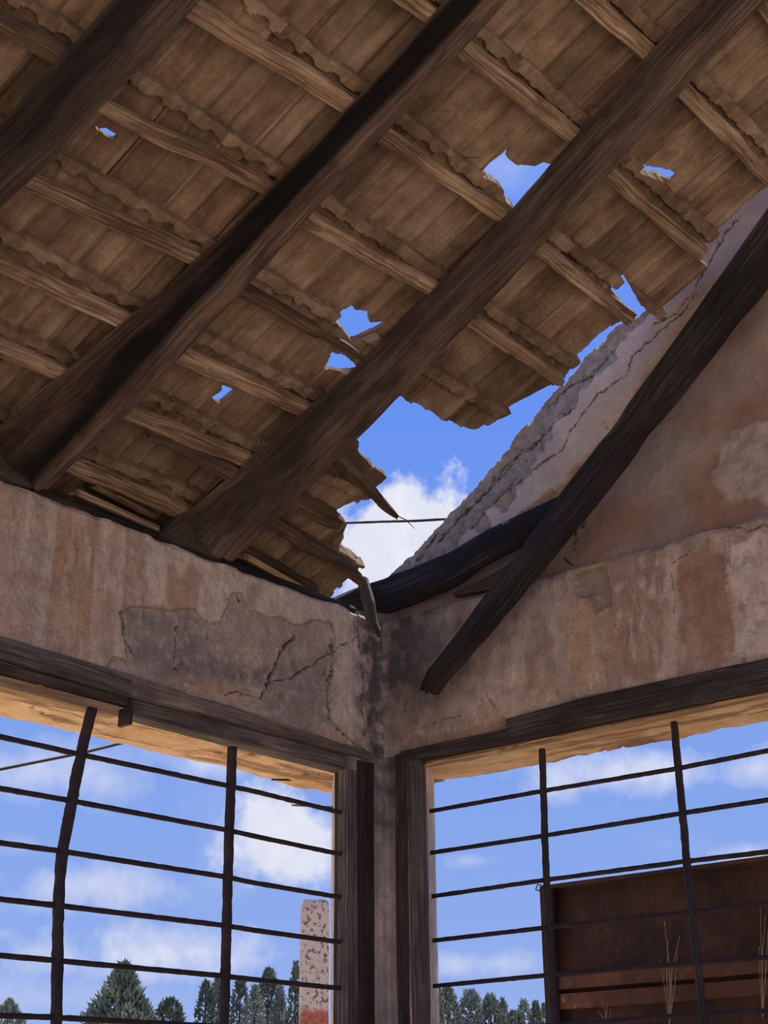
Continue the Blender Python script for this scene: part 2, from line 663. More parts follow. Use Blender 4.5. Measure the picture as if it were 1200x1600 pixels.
# clay tile undersides: brown clay with pale lime bloom, green-black algae patches, per-tile tone
def tile_mat():
    m, nt, bs = new_mat('clay_tile')
    N = NT(nt)
    tcn = N.node('ShaderNodeTexCoord')
    oi = N.node('ShaderNodeObjectInfo')
    comb = N.node('ShaderNodeCombineXYZ')
    for i in range(3):
        N.link(N.math('MULTIPLY', oi.outputs['Random'], 23.0 + 9 * i), comb.inputs[i])
    v = N.mapping(tcn.outputs['Object'], (1, 1, 1), comb.outputs[0])
    a = N.noise(v, 5.0, 6, 0.62)
    streak = N.noise(N.mapping(v, (22, 4, 10)), 1.0, 4, 0.6)
    f = N.noise(v, 70.0, 4, 0.6)
    k = N.math('ADD', N.math('ADD', N.math('MULTIPLY', a, 0.55), N.math('MULTIPLY', streak, 0.3)), N.math('MULTIPLY', f, 0.15))
    c = N.ramp(k, [(0.38, (0.105, 0.064, 0.042)), (0.5, (0.200, 0.131, 0.088)), (0.62, (0.32, 0.23, 0.16))])
    pale = N.math('MULTIPLY', N.math('SUBTRACT', N.noise(v, 9.0, 7, 0.7), 0.58), 6.0, clamp=True)
    c = N.mix(N.math('MULTIPLY', pale, 0.45), c, (0.40, 0.31, 0.22))
    alg = N.math('MULTIPLY', N.math('SUBTRACT', N.noise(v, 3.7, 5, 0.65), 0.56), 6.0, clamp=True)
    c = N.mix(N.math('MULTIPLY', alg, 0.6), c, (0.085, 0.072, 0.036))
    hs = N.node('ShaderNodeHueSaturation')
    N.link(c, hs.inputs['Color'])
    N.link(N.math('ADD', N.math('MULTIPLY', oi.outputs['Random'], 0.5), 0.75), hs.inputs['Value'])
    N.link(hs.outputs[0], bs.inputs['Base Color'])
    bs.inputs['Roughness'].default_value = 0.95
    N.bump(k, 0.5, 0.008, bs)
    return m


M_TILE = tile_mat()
M_IRON = noise_mat('black_iron', [(0.3, (0.012, 0.009, 0.009)), (0.55, (0.030, 0.020, 0.017)), (0.75, (0.075, 0.04, 0.028))], 12, bump=0.8, rough=0.7)
M_ROD = noise_mat('rusty_rod', [(0.3, (0.016, 0.011, 0.010)), (0.55, (0.036, 0.022, 0.018)), (0.75, (0.08, 0.042, 0.03))], 25, bump=0.8, rough=0.8)
M_RUST = noise_mat('rusty_sheet', [(0.30, (0.008, 0.006, 0.008)), (0.48, (0.036, 0.019, 0.015)), (0.62, (0.075, 0.034, 0.022)), (0.75, (0.17, 0.09, 0.055))], 2.2, 7, bump=0.4, rough=0.85, scale2=26)
M_RUST_L = noise_mat('rusty_rib', [(0.30, (0.022, 0.012, 0.010)), (0.5, (0.085, 0.037, 0.024)), (0.62, (0.14, 0.062, 0.036)), (0.68, (0.30, 0.26, 0.22))], 3.2, 7, bump=0.4, rough=0.85, scale2=30)
M_GROUND = noise_mat('dry_ground', [(0.3, (0.30, 0.24, 0.165)), (0.7, (0.50, 0.41, 0.30))], 0.7, bump=0.2)
M_FLOOR = noise_mat('dusty_floor', [(0.3, (0.33, 0.25, 0.175)), (0.7, (0.50, 0.39, 0.28))], 1.5, bump=0.2)
M_MASON = noise_mat('rough_masonry', [(0.3, (0.20, 0.155, 0.115)), (0.7, (0.40, 0.31, 0.23))], 7, bump=0.6)
M_STRAW = noise_mat('dry_stalk', [(0.3, (0.16, 0.11, 0.06)), (0.7, (0.34, 0.25, 0.15))], 9, bump=0.2)
M_TWIG = noise_mat('dark_twig', [(0.3, (0.04, 0.025, 0.018)), (0.7, (0.12, 0.08, 0.05))], 30, bump=0.2)
M_BARK = noise_mat('bark', [(0.3, (0.06, 0.045, 0.035)), (0.7, (0.16, 0.12, 0.09))], 5, bump=0.5)
M_LEAF = noise_mat('hazed_conifer_green', [(0.3, (0.05, 0.068, 0.055)), (0.55, (0.11, 0.14, 0.105)), (0.75, (0.22, 0.25, 0.19))], 1.1, 4, bump=0.0, rnd=0.25, scale2=3.0)  # distance haze is greyed into the leaf colour
M_LEAF_G = noise_mat('hazed_grey_green', [(0.3, (0.07, 0.09, 0.078)), (0.55, (0.15, 0.18, 0.15)), (0.75, (0.28, 0.31, 0.26))], 1.1, 4, bump=0.0, rnd=0.25, scale2=3.0)  # grey-green mix, also carrying the distance haze in its colour

# ================================================================== STRUCTURE
def flat_grid(us, vs):
    return np.meshgrid(us, vs, indexing='ij')


def lerp(a, b, t):
    t = np.asarray(t)[..., None]
    return a * (1 - t) + np.asarray(b) * t


# ---- ground and floor
gx = np.linspace(-260, 260, 40)
G = np.stack(np.meshgrid(gx, gx, indexing='ij') + [np.zeros((40, 40))], -1)
G[..., 2] = -0.25 + fbm(np.stack([G[..., 0] * .02, G[..., 1] * .02, G[..., 0] * 0], -1), 2) * 0.25
tag(mesh_obj('ground', G, grid_faces(40, 40), M_GROUND), kind='structure')
fx, fy = flat_grid(np.linspace(-0.4, 9.0, 60), np.linspace(-0.4, 9.0, 60))
Fz = fbm(np.stack([fx * 3, fy * 3, fx * 0], -1), 3) * 0.012
tag(mesh_obj('floor', np.stack([fx, fy, Fz], -1), grid_faces(60, 60), M_FLOOR), kind='structure')

WT = 0.45
Z_SILL, Z_TOP = 0.95, 3.635

# ---- colours of the plaster (albedo)
TAN = np.array([0.39, 0.275, 0.195])
PALE = np.array([0.50, 0.395, 0.31])
CLAY = np.array([0.35, 0.195, 0.11])
GREY = np.array([0.185, 0.155, 0.135])
SOOT = np.array([0.055, 0.048, 0.046])
BROWN = np.array([0.245, 0.155, 0.105])
DUSK = np.array([0.30, 0.235, 0.195])


def wall_strip(name, axis, u0, u1, zb, zt, paint, step=0.0035, ufine=2.1, parent=None, mat=None, recess=0.0, ztop=None, skirt=True):
    """plaster face with its own relief. axis 'x': plane y = 0 running along x; axis 'y': plane x = 0 running along y"""
    nv = int(((zt if np.isscalar(zt) else np.max(zt)) - zb) / step) + 1
    us = np.r_[np.arange(u0, ufine, step), np.linspace(ufine, u1, 50)]
    nu = len(us)
    vs = np.linspace(0, 1, nv)
    U, V = flat_grid(us, vs)
    top = np.full(nu, zt) if ztop is None else ztop(us)
    Zg = zb + (top[:, None] - zb) * V
    base = np.zeros(U.shape + (3,))
    if axis == 'x':
        base[..., 0], base[..., 1], base[..., 2] = U, recess, Zg
        nrm = np.array([0, 1.0, 0])
    else:
        base[..., 0], base[..., 1], base[..., 2] = recess, U, Zg
        nrm = np.array([1.0, 0, 0])
    P = to_px(base)
    col, dep = paint(P, U, Zg, V)
    W = base + nrm * dep[..., None]
    cols = col.reshape(-1, 3)
    verts = W.reshape(-1, 3)
    faces = grid_faces(nu, nv, flip=(axis == 'x'))
    if skirt:                                   # fold the top edge back over the wall
        k = len(verts)
        topi = np.arange(nu) * nv + nv - 1
        back = W[:, -1] - nrm * 0.30 + np.array([0, 0, 1.0]) * 0.015 * fbm(np.stack([us * 9, us * 0, us * 0], -1), 2)[:, None]
        verts = np.r_[verts, back]
        cols = np.r_[cols, col[:, -1]]
        for i in range(nu - 1):
            q = (topi[i], topi[i + 1], k + i + 1, k + i)
            faces.append(tuple(int(a) for a in (q[::-1] if axis == 'x' else q)))
    return mesh_obj(name, verts, faces, mat or M_PLASTER, parent, col=cols)


def corner_fillet(U, r=0.05):
    d = np.clip(r - U, 0, r)
    return r - np.sqrt(np.clip(r * r - d * d, 0, None))


def crack(P, line, w, wob=2.0, seed=0.0):
    line = np.asarray(line, float)
    n = np.stack([fbm(np.stack([P[..., 0] * .12, P[..., 1] * .12, P[..., 0] * 0 + seed], -1), 3),
                  fbm(np.stack([P[..., 0] * .12, P[..., 1] * .12, P[..., 0] * 0 + seed + 5], -1), 3)], -1)
    n2 = np.stack([fbm(np.stack([P[..., 0] * .33, P[..., 1] * .33, P[..., 0] * 0 + seed + 8], -1), 2),
                   fbm(np.stack([P[..., 0] * .33, P[..., 1] * .33, P[..., 0] * 0 + seed + 13], -1), 2)], -1)
    d = dist_line(P + n * wob + n2 * 2.2, line)
    ww = w * (.52 + .5 * n[..., 0])
    return np.clip((ww - d) / .8, 0, 1)


def wob_px(P, amp, sc=0.06, seed=0.0):
    return P + amp * np.stack([fbm(np.stack([P[..., 0] * sc, P[..., 1] * sc, P[..., 0] * 0 + seed], -1), 4),
                               fbm(np.stack([P[..., 0] * sc, P[..., 1] * sc, P[..., 0] * 0 + seed + 3], -1), 4)], -1)


def peel(col, dep, q, P, layers):
    """flaking coats of limewash and dirt with crisp edges; layers: (scale_u, scale_z, threshold, colour, amount, relief, seed)"""
    for su, sz, th, c, am, rl, sd in layers:
        n = fbm(np.stack([q[..., 0] * su, q[..., 1] * sz, q[..., 2] * 0 + sd], -1), 6, .62)
        m = np.clip((n - th) / .045, 0, 1)
        col = lerp(col, c, m * am * .68)
        dep = dep + rl * m
    return col, dep


# ------------------------------------------------------------------ wall_left
wall_left = tag(empty('wall_left', (0, 0, 0)), kind='structure')


def paint_left(P, U, Zg, V):
    q = np.stack([U, Zg, U * 0], -1)
    streak = fbm(np.stack([U * 22, Zg * 2.0, U * 0], -1), 4)
    blot = fbm(q * 6 + 4, 5)
    col = lerp(np.broadcast_to(TAN, U.shape + (3,)), CLAY, np.clip(0.25 + streak * 1.1 + blot * .5, 0, 0.75))
    pale_s = np.clip(fbm(np.stack([U * 30, Zg * 1.4, U * 0 + 9], -1), 4) * 2.2 - .15, 0, 1)
    col = lerp(col, PALE, pale_s * 0.55)
    dep = 0.004 * fbm(q * 9, 4) + 0.002 * fbm(q * 40, 3)
    col, dep = peel(col, dep, q, P, [(16, 5, .12, PALE * 1.02, .38, .0012, 1), (9, 3, .18, CLAY * 1.05, .42, -.001, 2), (26, 9, .22, PALE * 1.12, .45, .001, 3),
                                     (40, 26, .25, BROWN * .8, .45, -.001, 4), (5, 2.2, .15, GREY * 1.5, .3, 0, 5)])
    Q = wob_px(P, 7, 0.05, 1)
    pale = soft_poly(Q, [(222, 825), (600, 970), (600, 1130), (523, 1010), (495, 965), (470, 975), (388, 950), (375, 925),
                         (360, 930), (345, 972), (330, 975), (310, 955), (232, 945)], 4)
    pale = np.maximum(pale, soft_poly(Q, [(524, 985), (566, 975), (570, 1150), (548, 1158), (520, 1120)], 3))
    col = lerp(col, PALE * (1 + .12 * blot[..., None]), pale * 0.82)
    arrow = soft_poly(P, [(258, 952), (260, 885), (272, 878), (282, 905), (300, 873), (313, 905), (308, 955)], 3)
    arrow = np.maximum(arrow, soft_poly(Q, [(382, 910), (402, 915), (400, 950), (384, 946)], 4))
    col = lerp(col, TAN * np.array([.95, .86, .76]), arrow * 0.85)
    lost_poly = [(192, 958), (205, 947), (255, 955), (305, 953), (330, 975), (345, 974), (360, 930), (375, 924), (388, 950),
                 (470, 978), (497, 968), (520, 972), (523, 1010), (522, 1050), (517, 1120), (480, 1150), (160, 1060), (180, 1027), (198, 1030)]
    lost = soft_poly(Q, lost_poly, 2)
    dep -= 0.011 * lost
    edge = np.clip(1 - dist_line(Q, lost_poly, True) / 2.2, 0, 1) * (P[..., 1] < 1045)
    col = lerp(col, DUSK * np.array([1.12, 1.06, 1.0]), lost * 0.75)
    grey = soft_poly(wob_px(P, 16, 0.04, 6), [(205, 960), (300, 962), (322, 985), (330, 1030), (345, 1075), (250, 1062), (210, 1020)], 10)
    grey = np.maximum(grey, soft_poly(wob_px(P, 12, 0.05, 8), [(325, 1020), (420, 1045), (425, 1075), (330, 1060)], 8))
    grey = np.maximum(grey, 0.7 * soft_poly(wob_px(P, 20, 0.04, 9), [(430, 1040), (515, 1030), (515, 1130), (420, 1120)], 14))
    col = lerp(col, GREY * (1 + 0.35 * fbm(q * 14 + 3, 4)[..., None]), grey * np.clip(0.9 + blot * .8, 0, 1))
    ochre = soft_poly(wob_px(P, 14, 0.05, 12), [(270, 1050), (330, 1055), (400, 1090), (340, 1095), (260, 1075)], 8)
    col = lerp(col, TAN * np.array([1.05, .9, .75]), ochre * .5)
    c2, dep = peel(col, dep, q, P, [(22, 22, .2, GREY * 1.15, .55, -.0012, 6), (34, 34, .22, PALE * .95, .5, .001, 7), (60, 50, .3, SOOT * 2.2, .5, -.001, 8)])
    col = lerp(col, c2, np.clip(.25 + .75 * lost, 0, 1))
    cr = np.zeros(U.shape)
    for line, w, s in [([(190, 955), (197, 975), (192, 990), (205, 1010), (212, 1025)], 3.0, 1),
                       ([(465, 993), (440, 1018), (435, 1035), (425, 1060), (412, 1087)], 4.8, 2),
                       ([(560, 995), (525, 1015), (490, 1040), (455, 1058), (428, 1065)], 2.4, 3),
                       ([(523, 1000), (522, 1050), (515, 1080), (518, 1125), (545, 1155), (572, 1172)], 2.6, 4),
                       ([(562, 970), (563, 1010), (570, 1050), (567, 1100), (570, 1150)], 2.2, 5),
                       ([(282, 975), (276, 1010), (275, 1035), (282, 1050)], 2.0, 6),
                       ([(373, 928), (385, 950)], 2.2, 7), ([(510, 1040), (516, 1075)], 1.8, 8),
                       ([(355, 1087), (370, 1080), (400, 1085)], 2.0, 9), ([(325, 1000), (330, 985)], 1.6, 10)]:
        cr = np.maximum(cr, crack(P, line, w, 4.0, s))
    dep -= 0.022 * cr
    col = lerp(col, SOOT * .8, np.clip(cr * 1.3, 0, 1) * .85)
    col = lerp(col, SOOT * 2, edge * 0.6)
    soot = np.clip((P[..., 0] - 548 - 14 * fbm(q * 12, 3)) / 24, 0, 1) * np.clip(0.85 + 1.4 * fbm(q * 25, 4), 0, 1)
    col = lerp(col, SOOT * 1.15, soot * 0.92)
    dep += corner_fillet(U)
    # broken top edge
    chip = np.clip((V - 0.97) / .03, 0, 1)
    dep -= chip * 0.012 * (1 + fbm(np.stack([U * 16, U * 0, U * 0], -1), 3))
    return np.clip(col, 0.01, .8), dep


wall_strip('plaster_face', 'x', 0.0147, 3.4, 3.030, Z_TOP, paint_left, parent=wall_left,
           ztop=lambda u: Z_TOP + 0.010 * fbm(np.stack([u * 7, u * 0, u * 0], -1), 3))
boxes_obj('masonry', [(-WT, 3.4, -WT, -0.035, 3.02, Z_TOP - 0.03), (3.4, 7.0, -WT, 0, 0, Z_TOP), (-WT, 3.4, -WT, 0, -.2, Z_SILL)], M_MASON, wall_left)


def soffit(name, axis, u0, u1, zin, zout, parent, seed):
    us, vs = np.linspace(u0, u1, int((u1 - u0) / 0.008)), np.linspace(0, 1, 56)
    U, V = flat_grid(us, vs)
    wav = 0.018 * fbm(np.stack([us * 3, us * 0 + seed, us * 0], -1), 4)
    D = -0.03 - (WT - 0.03 + wav[:, None]) * V
    q = np.stack([U, D, U * 0 + seed], -1)
    layer = np.floor(fbm(np.stack([U * 2.5, D * 6, U * 0 + seed], -1), 4) * 5) / 5
    Zs = zin + (zout - zin) * V + 0.006 * fbm(q * 14, 4) + 0.011 * layer
    lip = np.clip((V - 0.93) / 0.07, 0, 1)
    Zs -= 0.005 * lip * (1 + 1.5 * fbm(np.stack([U * 9, U * 0 + seed, U * 0], -1), 3))
    col = lerp(np.broadcast_to(np.array([0.62, 0.365, 0.195]), U.shape + (3,)), np.array([0.74, 0.51, 0.31]), np.clip(.5 + fbm(q * 7, 4) * 1.2, 0, 1))
    col = lerp(col, np.array([0.20, 0.115, 0.07]), np.clip(fbm(np.stack([U * 3, D * 18, U * 0 + seed + 4], -1), 4) * 3.2 - .5, 0, .75))
    ck = np.clip(1 - np.abs(fbm(np.stack([U * 2.2, D * 7, U * 0 + seed + 9], -1), 3)) / 0.025, 0, 1) * (np.clip(fbm(q * 3 + 5, 2) * 4, 0, 1))
    Zs += 0.014 * ck
    col = lerp(col, SOOT, ck * .7)
    # outer fascia rises from the lip
    W = np.stack([U, D, Zs], -1) if axis == 'x' else np.stack([D, U, Zs], -1)
    up = W[:, -1] + np.array([0, 0, 0.30])
    verts = np.r_[W.reshape(-1, 3), up]
    cols = np.r_[col.reshape(-1, 3), col[:, -1]]
    nu, nv = U.shape
    faces = grid_faces(nu, nv, flip=(axis == 'y'))
    k = nu * nv
    for i in range(nu - 1):
        q4 = (i * nv + nv - 1, (i + 1) * nv + nv - 1, k + i + 1, k + i)
        faces.append(q4)
    return mesh_obj(name, verts, faces, M_SOFFIT, parent, col=cols)


soffit('lintel_soffit', 'x', -0.15, 3.4, 2.972, 2.990, wall_left, 1.0)

# ------------------------------------------------------------------ wall_right (ring band, gable above it)
wall_right = tag(empty('wall_right', (0, 0, 0)), kind='structure')


def paint_right(P, U, Zg, V):
    q = np.stack([U, Zg, U * 0 + 3], -1)
    blot = fbm(q * 6, 5)
    streak = fbm(np.stack([U * 20, Zg * 1.6, U * 0 + 2], -1), 4)
    col = lerp(np.broadcast_to(TAN * np.array([.98, .95, .93]), U.shape + (3,)), DUSK, np.clip(.4 + streak + blot, 0, 1))
    dep = 0.005 * fbm(q * 7, 4) + 0.002 * fbm(q * 40, 3)

    col, dep = peel(col, dep, q, P, [(15, 4, .14, PALE * .95, .38, .0012, 11), (9, 3, .18, BROWN * 1.15, .42, -.001, 12), (30, 14, .22, PALE * 1.08, .45, .001, 13),
                                     (42, 30, .27, BROWN * .7, .45, -.001, 14), (5, 2, .16, CLAY, .3, 0, 15)])

    def patch(poly, c, a, w=6, wob=12, seed=0):
        nonlocal col
        m = soft_poly(wob_px(P, wob, 0.045, seed), poly, w * .55)
        col = lerp(col, c, m * a * np.clip(.8 + blot * .9, 0, 1))
        return m
    patch([(690, 960), (770, 930), (870, 915), (890, 1000), (880, 1090), (800, 1115), (690, 1135)], PALE * .92, .5, 16, 22, 1)
    patch([(822, 1075), (820, 1040), (832, 960), (850, 955), (868, 1020), (866, 1070), (845, 1080)], BROWN, .8, 7, 8, 2)
    patch([(893, 1065), (895, 935), (915, 930), (925, 985), (930, 1060), (915, 1080)], np.array([.42, .235, .12]), .75, 5, 8, 3)
    patch([(945, 1060), (948, 870), (1025, 850), (1045, 950), (1042, 1030), (1020, 1062)], BROWN * 1.12, .75, 9, 14, 4)
    lime = np.clip(fbm(np.stack([U * 45, Zg * 18, U * 0 + 5], -1), 4) * 3 - .5, 0, 1)
    m = soft_poly(wob_px(P, 16, 0.045, 5), [(930, 1060), (925, 930), (960, 880), (1040, 860), (1060, 950), (1035, 1050)], 12)
    col = lerp(col, PALE, m * lime * .6)
    patch([(1038, 1050), (1040, 850), (1062, 850), (1058, 1058)], PALE, .5, 4, 5, 6)
    patch([(1065, 1058), (1062, 880), (1105, 850), (1150, 870), (1152, 990), (1140, 1035), (1110, 1050)], np.array([.27, .145, .095]), .85, 9, 14, 7)
    patch([(1150, 1035), (1140, 850), (1220, 820), (1230, 1020)], PALE * 1.05, .85, 4, 12, 8)
    spec = np.clip(fbm(q * 30, 4) * 3 - .7, 0, 1) * (P[..., 0] > 1140)
    col = lerp(col, BROWN, spec * .6)
    patch([(1090, 812), (1200, 780), (1220, 820), (1110, 850)], TAN, .6, 4, 6, 9)
    # hole where the plaster has dropped out
    hole = soft_poly(wob_px(P, 4, 0.08, 10), [(896, 895), (945, 880), (953, 915), (955, 948), (945, 952), (935, 960), (920, 935), (903, 932)], 1.5)
    dep -= 0.045 * hole + 0.012 * hole * fbm(q * 30, 3)
    hole2 = soft_poly(wob_px(P, 4, 0.08, 11), [(905, 932), (935, 922), (950, 950), (935, 962), (920, 942)], 1.5)
    dep += 0.014 * hole2
    col = lerp(col, TAN * .8, hole * .8)  # inside of the hole coloured darker to strengthen its shade
    low = soft_poly(wob_px(P, 10, 0.05, 12), [(868, 1110), (885, 1088), (930, 1078), (955, 1092), (900, 1112)], 2.5)
    dep -= 0.008 * low
    col = lerp(col, GREY, low * .6)
    low = soft_poly(wob_px(P, 6, 0.05, 13), [(625, 1172), (640, 1152), (720, 1140), (790, 1118), (800, 1136), (720, 1160)], 2.5)
    dep -= 0.010 * low
    col = lerp(col, BROWN * 1.05, low * .7)
    cr = np.zeros(U.shape)
    for line, w, s in [([(1133, 820), (1150, 822), (1167, 832), (1185, 822), (1205, 818)], 2.4, 21), ([(983, 985), (980, 1010)], 1.6, 22),
                       ([(1048, 890), (1055, 930), (1052, 960)], 1.5, 23), ([(1050, 880), (1070, 865), (1085, 855)], 1.4, 24),
                       ([(640, 1142), (680, 1128), (720, 1118)], 1.4, 25), ([(760, 1085), (773, 1105)], 1.4, 26)]:
        cr = np.maximum(cr, crack(P, line, w, 4.0, s))
    dep -= 0.014 * cr
    col = lerp(col, SOOT, np.clip(cr * 1.3, 0, 1) * .8)
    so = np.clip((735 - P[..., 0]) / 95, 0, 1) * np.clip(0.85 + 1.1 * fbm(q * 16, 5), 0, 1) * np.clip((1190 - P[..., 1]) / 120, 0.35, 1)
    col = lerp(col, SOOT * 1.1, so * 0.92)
    so2 = soft_poly(wob_px(P, 30, 0.03, 14), [(640, 930), (830, 905), (860, 930), (760, 1040), (700, 1100), (640, 1090)], 30)
    col = lerp(col, SOOT * 1.5, so2 * np.clip(.5 + 1.2 * fbm(np.stack([U * 14, Zg * 5, U * 0 + 7], -1), 4), 0, .9) * .8)
    dep += corner_fillet(U)
    chip = np.clip((V - 0.965) / .035, 0, 1)
    dep -= chip * 0.012 * (1 + fbm(np.stack([U * 14, U * 0, U * 0 + 8], -1), 3))
    return np.clip(col, .01, .8), dep


wall_strip('plaster_face', 'y', 0.0147, 3.4, 3.035, Z_TOP, paint_right, parent=wall_right,
           ztop=lambda u: Z_TOP - 0.008 + 0.012 * fbm(np.stack([u * 6, u * 0 + 4, u * 0], -1), 3))
boxes_obj('masonry', [(-WT, -0.04, -WT, 3.4, 3.06, Z_TOP - 0.03), (-WT, 0, 3.4, 7.0, 0, Z_TOP), (-WT, 0, -WT, 3.4, -.2, Z_SILL)], M_MASON, wall_right)
soffit('lintel_soffit', 'y', -0.02, 3.4, 2.985, 3.022, wall_right, 2.0)

GX = -0.07                                      # gable face stands back from the band below it
gable_px = [(600, 905), (620, 885), (640, 868), (668, 838), (700, 800), (730, 772), (760, 740), (790, 700), (830, 652), (860, 612), (880, 598),
            (900, 577), (908, 560), (935, 538), (948, 520), (960, 508), (1000, 490), (1020, 470), (1040, 466), (1062, 440), (1078, 425),
            (1092, 398), (1110, 372), (1120, 345), (1140, 315), (1200, 255)]
gt = np.array([at_x(p, GX + .034) for p in gable_px])
gy = np.r_[-0.45, gt[:, 1], 2.6, 3.4]
gz = np.r_[3.72, gt[:, 2], gt[-1, 2] + (2.6 - gt[-1, 1]) * .55, gt[-1, 2] + (3.4 - gt[-1, 1]) * .55]


def paint_gable(P, U, Zg, V):
    q = np.stack([U, Zg, U * 0 + 6], -1)
    blot = fbm(q * 5, 5)
    col = lerp(np.broadcast_to(BROWN * np.array([1.08, 0.98, 0.93]), U.shape + (3,)), DUSK * .95, np.clip(.35 + blot * 1.2, 0, 1))
    dep = 0.006 * fbm(q * 6, 4) + 0.002 * fbm(q * 35, 3)
    col, dep = peel(col, dep, q, P, [(8, 8, .14, PALE * .72, .35, .001, 21), (5, 4, .16, BROWN * .85, .45, 0, 22), (20, 18, .24, GREY * 1.3, .4, -.001, 23)])
    # distance in pixels below the crest
    crest = np.array(gable_px, float)
    dc = dist_line(P, crest)
    # thick pale plaster along the rake, broken away along its lower side
    strip_poly = [(600, 905), (640, 866), (700, 798), (790, 698), (860, 610), (905, 560), (960, 505), (1040, 462), (1085, 415), (1120, 345), (1210, 250),
                  (1215, 330), (1150, 420), (1080, 500), (1012, 585), (985, 640), (945, 690), (905, 735), (870, 770), (800, 820), (700, 880), (620, 930)]
    Q = wob_px(P, 6, 0.05, 31)
    strip = soft_poly(Q, strip_poly, 2.0)
    dep += 0.030 * strip
    col = lerp(col, np.array([.44, .36, .31]) * (1 + .25 * blot[..., None]), strip * .85)
    up = np.clip((P[..., 0] - 1000) / 120, 0, 1)
    col = lerp(col, np.array([.24, .18, .145]), strip * up * .8)
    # raw mortar crown
    cw = np.interp(P[..., 0], [600, 700, 800, 880, 950, 1010, 1050, 1200], [60, 62, 60, 48, 40, 20, 8, 6]) * (1 + .45 * fbm(np.stack([P[..., 0] * .03, P[..., 1] * .03, P[..., 0] * 0], -1), 3))
    mort = np.clip((cw - dc) / 5 + .5, 0, 1)
    col = lerp(col, np.array([.225, .20, .18]) * (1 + .5 * fbm(q * 45, 3)[..., None]), mort * .9)
    dep += mort * (0.010 * fbm(q * 28, 4) + 0.008 * fbm(q * 80, 3) - 0.008)
    lay = fbm(np.stack([P[..., 0] * .03 + P[..., 1] * .03, (P[..., 0] * .75 + P[..., 1] * .66) * .11, P[..., 0] * 0], -1), 3)
    dep += mort * .006 * np.round(lay * 3) / 3
    cr = np.zeros(U.shape)
    for line, w, s in [([(690, 850), (720, 815), (760, 775), (790, 745), (815, 715), (850, 690), (880, 655), (905, 640)], 3.2, 31),
                       ([(740, 830), (775, 790), (800, 765), (812, 750)], 2.6, 32), ([(655, 880), (690, 835)], 3.0, 33),
                       ([(800, 770), (830, 745), (885, 705), (895, 680), (940, 620), (985, 590), (995, 560), (1040, 520), (1075, 490)], 2.8, 34),
                       ([(1030, 510), (1055, 500), (1085, 465), (1110, 420), (1140, 370), (1160, 345)], 2.6, 35),
                       ([(735, 800), (760, 775), (790, 735), (830, 700), (845, 690)], 2.2, 36),
                       ([(1060, 505), (1075, 490), (1095, 460)], 1.8, 37), ([(860, 640), (890, 610), (930, 590), (970, 545), (985, 530)], 2.6, 38),
                       ([(895, 860), (900, 830), (915, 818), (890, 815)], 1.8, 39), ([(880, 872), (895, 885)], 2.5, 40)]:
        cr = np.maximum(cr, crack(P, line, w, 3.0, s))
    dep -= 0.014 * cr
    col = lerp(col, SOOT, np.clip(cr * 1.3, 0, 1) * .85)
    # pale wash streaks and a rough scab on the lower field
    wash = soft_poly(wob_px(P, 14, 0.03, 41), [(1210, 455), (1160, 510), (1085, 590), (1030, 660), (980, 730), (930, 790), (960, 770), (1050, 690), (1120, 600), (1210, 520)], 14)
    col = lerp(col, PALE * .8, wash * .55)
    scab = soft_poly(wob_px(P, 16, 0.04, 42), [(1125, 690), (1160, 670), (1215, 640), (1220, 790), (1130, 775), (1112, 740)], 5)
    col = lerp(col, PALE * .78 * (1 + .5 * fbm(q * 22, 4)[..., None]), scab * .75)
    dep += scab * (.006 + .006 * fbm(q * 30, 3))
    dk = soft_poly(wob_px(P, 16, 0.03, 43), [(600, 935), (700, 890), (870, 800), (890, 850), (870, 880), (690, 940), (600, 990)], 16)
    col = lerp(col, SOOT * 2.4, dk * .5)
    return np.clip(col, .01, .8), dep


wall_strip('gable_face', 'y', -0.40, 3.3, 3.60, 5.2, paint_gable, step=0.005, parent=wall_right, mat=M_MORTAR, recess=GX,
           ztop=lambda u: np.interp(u, gy, gz) + 0.010 * fbm(np.stack([u * 18, u * 0, u * 0], -1), 3))
# body of the gable behind its face
us = np.linspace(-0.40, 3.3, 60)
tz = np.interp(us, gy, gz) - 0.03
V, Fc = [], []
for u, z in zip(us, tz):
    V += [(GX - .03, u, 3.58), (GX - .03, u, z), (-0.42, u, z), (-0.42, u, 3.58)]
for i in range(len(us) - 1):
    a, b = i * 4, i * 4 + 4
    for j in range(4):
        Fc.append((a + j, a + (j + 1) % 4, b + (j + 1) % 4, b + j))
mesh_obj('gable_core', V, Fc, M_MASON, wall_right, smooth=False)

# ------------------------------------------------------------------ corner pier between the two windows
pier_plan = [(0.03, 0.0), (0.010, 0.010), (0.0, 0.03), (0.0, 0.193), (-0.04, 0.190), (-0.12, 0.150), (-0.45, -0.085), (-0.45, -0.45), (-0.173, -0.45), (0.184, -0.105), (0.222, -0.03), (0.225, 0.0)]
pier_plan = pier_plan[::-1]
rings = [[(x, y, z) for x, y in pier_plan] for z in (-0.2, 3.045)]
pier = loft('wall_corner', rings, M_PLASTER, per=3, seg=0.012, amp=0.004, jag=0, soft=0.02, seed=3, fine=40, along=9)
me = pier.data
co = np.empty(len(me.vertices) * 3)
me.vertices.foreach_get('co', co)
co = co.reshape(-1, 3)
W = co + np.array(pier.location)
mixv = np.clip(.45 + fbm(np.stack([W[:, 0] * 30, W[:, 1] * 30, W[:, 2] * 3], -1), 4) * 1.1, 0, 1)
cc = lerp(np.broadcast_to(np.array([.42, .325, .25]), co.shape), np.array([.21, .16, .128]), mixv)
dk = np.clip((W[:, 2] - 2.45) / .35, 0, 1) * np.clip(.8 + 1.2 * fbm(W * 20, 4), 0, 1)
cc = lerp(cc, SOOT * 1.2, dk * .9)
